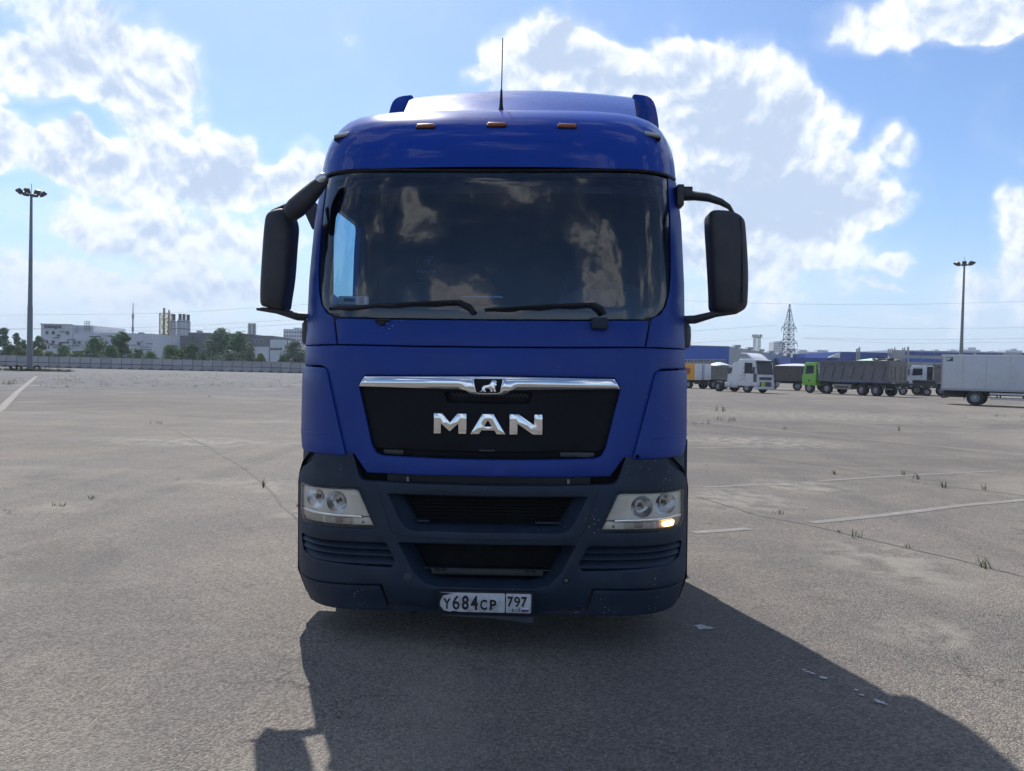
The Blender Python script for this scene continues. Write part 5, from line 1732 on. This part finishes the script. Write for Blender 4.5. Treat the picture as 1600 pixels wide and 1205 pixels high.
# white tractor unit, nose towards us and to the right
v = vehicle('tractor_unit', 1163, 613.0, -R(57), 'white tractor unit with roof fairing and graffiti, second truck right of the mirror', 'truck')
cab(v, .25, 2.35, .62, 3.05, VWH)
MB().prism([(.25, 3.0), (1.95, 3.0), (1.55, 3.30), (1.0, 3.62), (.35, 3.68), (.25, 3.6)], -1.0, 1.0, 'y').build('roof_fairing', VWH, v, bevel=.08)
MB().prism([(.3, 3.20), (1.40, 3.20), (1.0, 3.50), (.3, 3.56)], -1.03, -1.005, 'y').build('fairing_panel', FGREY2, v)
MB().box(2.05, 2.45, -1.05, 1.05, 2.83, 2.97).build('sun_visor', DARKB, v, bevel=.02)
MB().box(2.36, 2.40, -.85, .85, 1.20, 1.46).build('grille', DARKB, v)
MB().box(2.37, 2.41, -.75, .75, .48, 1.02).build('lower_grille', DARKB, v)
MB().box(2.10, 2.44, -1.22, 1.22, .34, .60).build('bumper', VWH, v, bevel=.05)
MB().box(2.40, 2.43, -.62, -.10, .58, 1.0).build('green_card', mat('card_green', (.42, .55, .06), .6), v)
for s in (-1, 1):
    MB().box(2.30, 2.42, s * 1.0 - .16, s * 1.0 + .16, .66, .92).build('headlight', mat('far_lamp', (.6, .6, .6), .15), v, bevel=.03)
    MB().prism([(-1.05, .95), (.25, .80), (.25, 2.95), (-.35, 2.75), (-.85, 2.3), (-1.0, 1.7)], s * 1.16, s * 1.20, 'y').build('side_fairing', VWH, v)
    MB().prism([(-1.0, 1.65), (-.55, 1.8), (-.45, 2.3), (-.78, 2.3), (-.98, 2.0)], s * 1.205, s * 1.215, 'y').build('fairing_cutout', DARKB, v)
    MB().box(-1.35, .25, s * .98 - .25, s * .98 + .25, .42, .92).build('fuel_tank', TANK, v, bevel=.06)
    MB().box(-.58, -.54, s * .98 - .26, s * .98 + .26, .41, .93).build('tank_strap', DARKB, v)
    vwheel(v, 1.25, s * 1.05)
    vwheel(v, -2.1, s * 1.05, .5, .5)
    mb = MB()
    mb.loops([[(1.25 + .62 * math.cos(a), s * y, .5 + .62 * math.sin(a)) for a in [R(k) for k in range(0, 181, 20)]] for y in (.85, 1.235)], closed=False)
    mb.build('wheel_arch', DARKB, v)
    MB().box(2.0, 2.38, s * 1.225 - .01, s * 1.225 + .01, 1.0, 1.75).build('air_intake', DARKB, v)
    gr = MB()
    rnd = random.Random(3)
    for k in range(9):
        p_ = [(.35 + rnd.uniform(0, .5), s * 1.242, 1.2 + .14 * k)]
        for j in range(3):
            p_.append((p_[-1][0] + rnd.uniform(-.12, .22), s * 1.242, p_[-1][2] + rnd.uniform(-.12, .12)))
        gr.tube(p_, .014, 4)
    gr.build('side_drawing', DARKB, v)
chassis(v, -2.9, 2.2)
MB().box(-2.4, -1.7, -.5, .5, .95, 1.1).build('fifth_wheel', CHAS, v)


def tipper_body(r, x0, x1, zb_, zt, m_, ribs=7, w=1.24, slant=True, tail=None):
    MB().box(x0, x1, -w, w, zb_, zt).build('tipper_body', m_, r)
    for s in (-1, 1):
        MB().box(x0 - .03, x1 + .03, s * w - .05, s * w + .07, zt - .16, zt + .02).build('top_rail', m_, r)
        MB().box(x0 - .03, x1 + .03, s * w - .05, s * w + .06, zb_ - .02, zb_ + .22).build('bottom_rail', m_, r)
        MB().box(x0 - .03, x1 + .03, s * w - .05, s * w + .055, zt - .52, zt - .42).build('upper_rail', m_, r)
        for k in range(ribs):
            xc = x0 + (x1 - x0) * (k + .5) / ribs
            dx = .16 if slant else 0
            MB().prism([(xc - .09 + dx, zb_ + .22), (xc + .09 + dx, zb_ + .22), (xc + .09 - dx, zt - .5), (xc - .09 - dx, zt - .5)], s * (w - .02), s * (w + .075), 'y').build('rib', m_, r)
            MB().box(xc - .12, xc + .12, s * (w + .055), s * (w + .06), zt - .36, zt - .24).build('pocket', DARKB, r)
    if tail is not None:
        MB().box(x0 - .10, x0 - .005, -w * 1.0, w * 1.0, zb_ + .05, zt - .02).build('tailgate', tail, r)
        for y in (-.95, -.4, .4, .95):
            MB().prism([(y - .09, zb_ + .2), (y + .09, zb_ + .2), (y + .07, zt - .5), (y - .07, zt - .5)], x0 - .16, x0 - .09, 'x').build('tailgate_rib', tail, r)
        MB().box(x0 - .15, x0 - .09, -w, w, zt - .5, zt - .4).build('tailgate_rail', tail, r)


v = vehicle('dump_truck', 1334, 617.0, math.pi - R(61), 'green cab dump truck with slab-sided grey body and pale load', 'truck')
cab(v, 3.35, 5.0, .75, 3.02, VGREEN)
tipper_body(v, -4.4, 3.05, 1.25, 3.18, VGREY, 7, tail=VGREY2)
MB().prism([(2.9, 1.3), (3.1, 1.3), (3.1, 3.2), (2.9, 3.2)], -1.25, 1.25, 'y').build('headboard', VGREY, v)
for k in range(5):
    MB().box(3.02, 3.05, 1.262, 1.272, 1.95 + .20 * k, 2.08 + .20 * k).build('body_mark', VWH, v)
    MB().box(2.94, 3.07, 1.245, 1.262, 1.95 + .20 * k, 2.08 + .20 * k).build('body_mark', VWH, v)
MB().loops([[(-3.3 + .35 * k, y, 3.15 + .28 * math.sin(math.pi * (k + .5) / 9) * (1 - (y / 1.2) ** 2)) for y in (-1.15, -.6, 0, .6, 1.15)] for k in range(9)], closed=False).build('load_cover', mat('cover_green', (.42, .60, .45), .7, var=.2, vscale=2), v, 50)
jk = MB()
rnd = random.Random(5)
for k in range(14):
    c = Vector((rnd.uniform(-4.1, -3.0), rnd.uniform(-.6, 1.0), rnd.uniform(3.15, 3.4)))
    jk.bar(c, c + Vector((rnd.uniform(-.6, .6), rnd.uniform(-.5, .5), rnd.uniform(-.1, .25))), .12)
jk.build('scrap_load', CHAS, v)
for x in (4.15, 2.1):
    for s in (-1, 1):
        vwheel(v, x, s * 1.05, .53, .33)
for x in (-1.7, -3.15):
    for s in (-1, 1):
        vwheel(v, x, s * 1.0, .53, .52)
chassis(v, -4.5, 4.6, 1.15)
for s in (-1, 1):
    MB().box(-.55, 1.35, s * 1.0 - .22, s * 1.0 + .22, .50, .98).build('side_tank', mat('tank_beige', (.22, .21, .17), .7, var=.3), v, bevel=.03)
    MB().box(-.30, 1.1, s * 1.0 - .23, s * 1.0 + .23, .66, .80).build('tank_shelf', CHAS, v)
    MB().box(-4.4, -3.9, s * .9 - .3, s * .9 + .3, .62, .72).build('underrun_bar', VGREY2, v)
    mb = MB()
    mb.loops([[(-2.42 + 1.45 * math.cos(a), s * y, .62 + .60 * math.sin(a)) for a in [R(k) for k in range(0, 181, 18)]] for y in (.72, 1.26)], closed=False)
    mb.build('rear_mudguard', VGREY, v)
    MB().prism([(4.0, 1.15), (4.3, 1.15), (4.3, 1.30), (4.0, 1.30)], s * 1.225, s * 1.24, 'y').build('door_mark', DARKB, v)
MB().lathe([(.001, -.14), (.42, -.14), (.48, 0), (.42, .14), (.001, .14)], (3.22, .6, 2.2), 'x', 18).build('air_filter', CHAS, v, 40)

# white dump truck behind the box truck
v = vehicle('white_dump_truck', 1467, 615.5, math.pi - R(40), 'white cab dump truck half hidden behind the white box truck', 'truck', Y=78)
cab(v, .85, 2.6, .85, 3.0, VWH)
tipper_body(v, -5.5, .25, 1.3, 3.15, VGREY2, 6, tail=VGREY2)
for k in range(8):
    MB().box(.20, .29, 1.25, 1.275, 1.6 + .18 * k, 1.72 + .18 * k).build('body_mark', VWH, v)
MB().lathe([(.001, -.14), (.42, -.14), (.48, 0), (.42, .14), (.001, .14)], (.6, .7, 2.2), 'x', 18).build('air_filter', CHAS, v, 40)
MB().box(.32, .86, -1.0, 1.0, .9, 2.9).build('cab_gap', CHAS, v)
for x in (1.7, -.5, -2.6, -4.0):
    for s in (-1, 1):
        vwheel(v, x, s * 1.05, .52, .34)
chassis(v, -5.5, 2.3, 1.2)
MB().box(2.2, 2.62, -1.2, 1.2, .55, .85).build('bumper', CHAS, v, bevel=.04)

# low dark trailer between the two
v = vehicle('low_trailer', 1432, 618.0, math.pi - R(28), 'low dark flatbed trailer with small wheels behind the green dump truck', 'trailer')
MB().box(-1.8, 1.9, -1.15, 1.15, .78, 1.18).build('deck', CHAS, v, bevel=.03)
MB().box(-1.6, .4, -.9, .9, 1.18, 1.55).build('machinery', CHAS, v, bevel=.08)
MB().box(.7, 1.6, -.7, .7, 1.18, 1.40).build('winch', CHAS, v, bevel=.08)
for k in range(4):
    MB().box(-1.4 + .9 * k, -1.2 + .9 * k, 1.15, 1.17, .85, .95).build('side_reflector', FGREY2, v)
for x in (1.2, -.9):
    for s in (-1, 1):
        vwheel(v, x, s * 1.0, .40, .26)
        mb = MB()
        mb.loops([[(x + .5 * math.cos(a), s * y, .42 + .5 * math.sin(a)) for a in [R(k) for k in range(20, 161, 20)]] for y in (.82, 1.18)], closed=False)
        mb.build('mudguard', HGREY2, v)
MB().bar((-1.8, 0, .8), (-3.2, 0, .7), .12).build('drawbar', CHAS, v)

# white box truck running out of the picture on the right
hd = math.atan2(-.60, .80)
v = vehicle('box_truck', 1521, 633.0, hd, 'white box truck with plain body cut off by the right edge of the picture', 'truck')
MB().box(-1.75, 6.2, -1.25, 1.25, .98, 3.27).build('box_body', VBOX, v, bevel=.02)
for s in (-1, 1):
    MB().box(-1.78, 6.22, s * 1.25 - .02, s * 1.25 + .02, 3.20, 3.30).build('top_trim', VWH, v)
    MB().box(-1.78, 6.22, s * 1.25 - .02, s * 1.25 + .02, .95, 1.08).build('bottom_trim', FGREY2, v)
    MB().box(-1.78, -1.70, s * 1.25 - .02, s * 1.25 + .02, 1.08, 3.20).build('corner_post', FGREY2, v)
    for k in range(5):
        MB().box(-.55 + 1.3 * k, -.53 + 1.3 * k, s * 1.252 - .004, s * 1.252 + .004, 1.08, 3.20).build('panel_joint', FGREY2, v)
    vwheel(v, .2, s * 1.03, .50, .46)
    mb = MB()
    mb.loops([[(.2 + .64 * math.cos(a), s * y, .5 + .62 * math.sin(a)) for a in [R(k) for k in range(-10, 191, 20)]] for y in (.75, 1.26)], closed=False)
    mb.build('mudguard', CHAS, v)
    for z in (.48, .80):
        MB().box(1.0, 6.0, s * 1.22 - .02, s * 1.22 + .02, z - .06, z + .06).build('side_guard', TANK, v)
    for x in (1.4, 2.8, 4.2):
        MB().box(x - .04, x + .04, s * 1.18 - .03, s * 1.18 + .03, .45, .98).build('guard_post', CHAS, v)
    q = MB().prism([(-1.50, 2.85), (-1.12, 2.85), (-1.12, 3.12), (-1.50, 3.12)], s * 1.255, s * 1.258, 'y').build('maker_plate', DARKB, v)
    MB().prism([(-1.46, 2.88), (-1.46, 3.08), (-1.20, 3.08), (-1.40, 2.94)], s * 1.259, s * 1.262, 'y').build('maker_mark', VWH, q)
chassis(v, -1.7, 6.0, .95)
MB().box(-1.6, -.4, -.9, .9, .50, .66).build('tail_lift', CHAS, v)
MB().box(-1.75, -1.6, -1.1, 1.1, .42, .54).build('underrun_bar', CHAS, v)
for s in (-1, 1):
    vwheel(v, 5.6, s * 1.03, .5, .32)
cab(v, 6.35, 8.1, .6, 2.8, VWH)

# vehicles behind the white tractor
v = vehicle('brown_tipper_trailer', 1232, 603, math.pi - R(20), 'brown tipper trailer between the white tractor and the green cab', 'trailer', Y=88)
tipper_body(v, -4.6, 2.6, 1.1, 2.75, VBROWN, 9, slant=False, tail=VBROWN)
MB().loops([[(-4.0 + .6 * k, y, 2.70 + .35 * math.sin(math.pi * k / 10) * (1 - (y / 1.3) ** 2)) for y in (-1.15, -.6, 0, .6, 1.15)] for k in range(11)], closed=False).build('load_cover', VWH, v, 50)
chassis(v, -4.6, 2.5, 1.05)
for x in (-3.6, -2.3, -1.0, 1.6):
    for s in (-1, 1):
        vwheel(v, x, s * 1.0, .5, .4)
for k in range(3):
    MB().box(1.9 - .5 * k, 2.3 - .5 * k, 1.0, 1.22, .4, .9).build('side_box', FGREY2, v, bevel=.04)
v = vehicle('grey_tipper_trailer', 1120, 600, math.pi - R(165), 'grey-brown tipper with ribbed side left of the white tractor', 'trailer', Y=86)
tipper_body(v, -1.7, 1.6, 1.15, 2.55, VGREY2, 5, slant=False, tail=VGREY2)
MB().loops([[(-.9 + .4 * k, y, 2.5 + .5 * math.sin(math.pi * (k + .4) / 6.5) * (1 - (y / 1.4) ** 2)) for y in (-1.15, -.6, 0, .6, 1.15)] for k in range(7)], closed=False).build('load_cover', VWH, v, 50)
chassis(v, -1.7, 2.5, 1.05)
for x in (-1.0, .4):
    for s in (-1, 1):
        vwheel(v, x, s * 1.0, .48, .4)
v = vehicle('orange_box_truck', 1096, 600, math.pi - R(60), 'orange box truck with white rear doors beside the blue truck', 'truck', Y=84)
MB().box(-.2, 4.5, -1.2, 1.2, .95, 2.75).build('box_body', VORNG, v, bevel=.02)
for s in (-1, 1):
    dr = MB().box(-.26, -.205, min(s * .02, s * 1.18), max(s * .02, s * 1.18), .98, 2.70).build('rear_door', VWH, v, bevel=.01)
    MB().bar((-.28, s * .12, 1.0), (-.28, s * .12, 2.65), .04).build('door_rod', HBLUE, dr)
    MB().prism([(.4, 2.2), (1.3, 2.3), (2.4, 2.2), (2.3, 1.7), (1.2, 1.5), (.5, 1.6)], s * 1.205, s * 1.215, 'y').build('side_print', mat('print_red', (.28, .06, .03), .6, var=.3, vscale=4), v)
    for x in (.8, 3.6):
        vwheel(v, x, s * .95, .46, .36)
chassis(v, -.2, 4.4, .9)
MB().box(-.3, -.1, -1.1, 1.1, .5, .62).build('underrun_bar', CHAS, v)
MB().box(4.6, 6.2, -1.15, 1.15, .7, 2.5).build('cab', VORNG, v, bevel=.12)

# ------------------------------------------------------------------ summer haze
hz = MB().box(-1500, 1500, -60, 1400, -1.0, 60)
hm = bpy.data.materials.new('summer_haze')
hm.use_nodes = True
hn = hm.node_tree.nodes
hn.clear()
ho = hn.new('ShaderNodeOutputMaterial')
pv = hn.new('ShaderNodeVolumePrincipled')
pv.inputs['Color'].default_value = (.78, .88, 1.0, 1)
pv.inputs['Density'].default_value = 0.0003
hm.node_tree.links.new(pv.outputs[0], ho.inputs['Volume'])
tag(hz.build('haze', hm), kind='stuff')
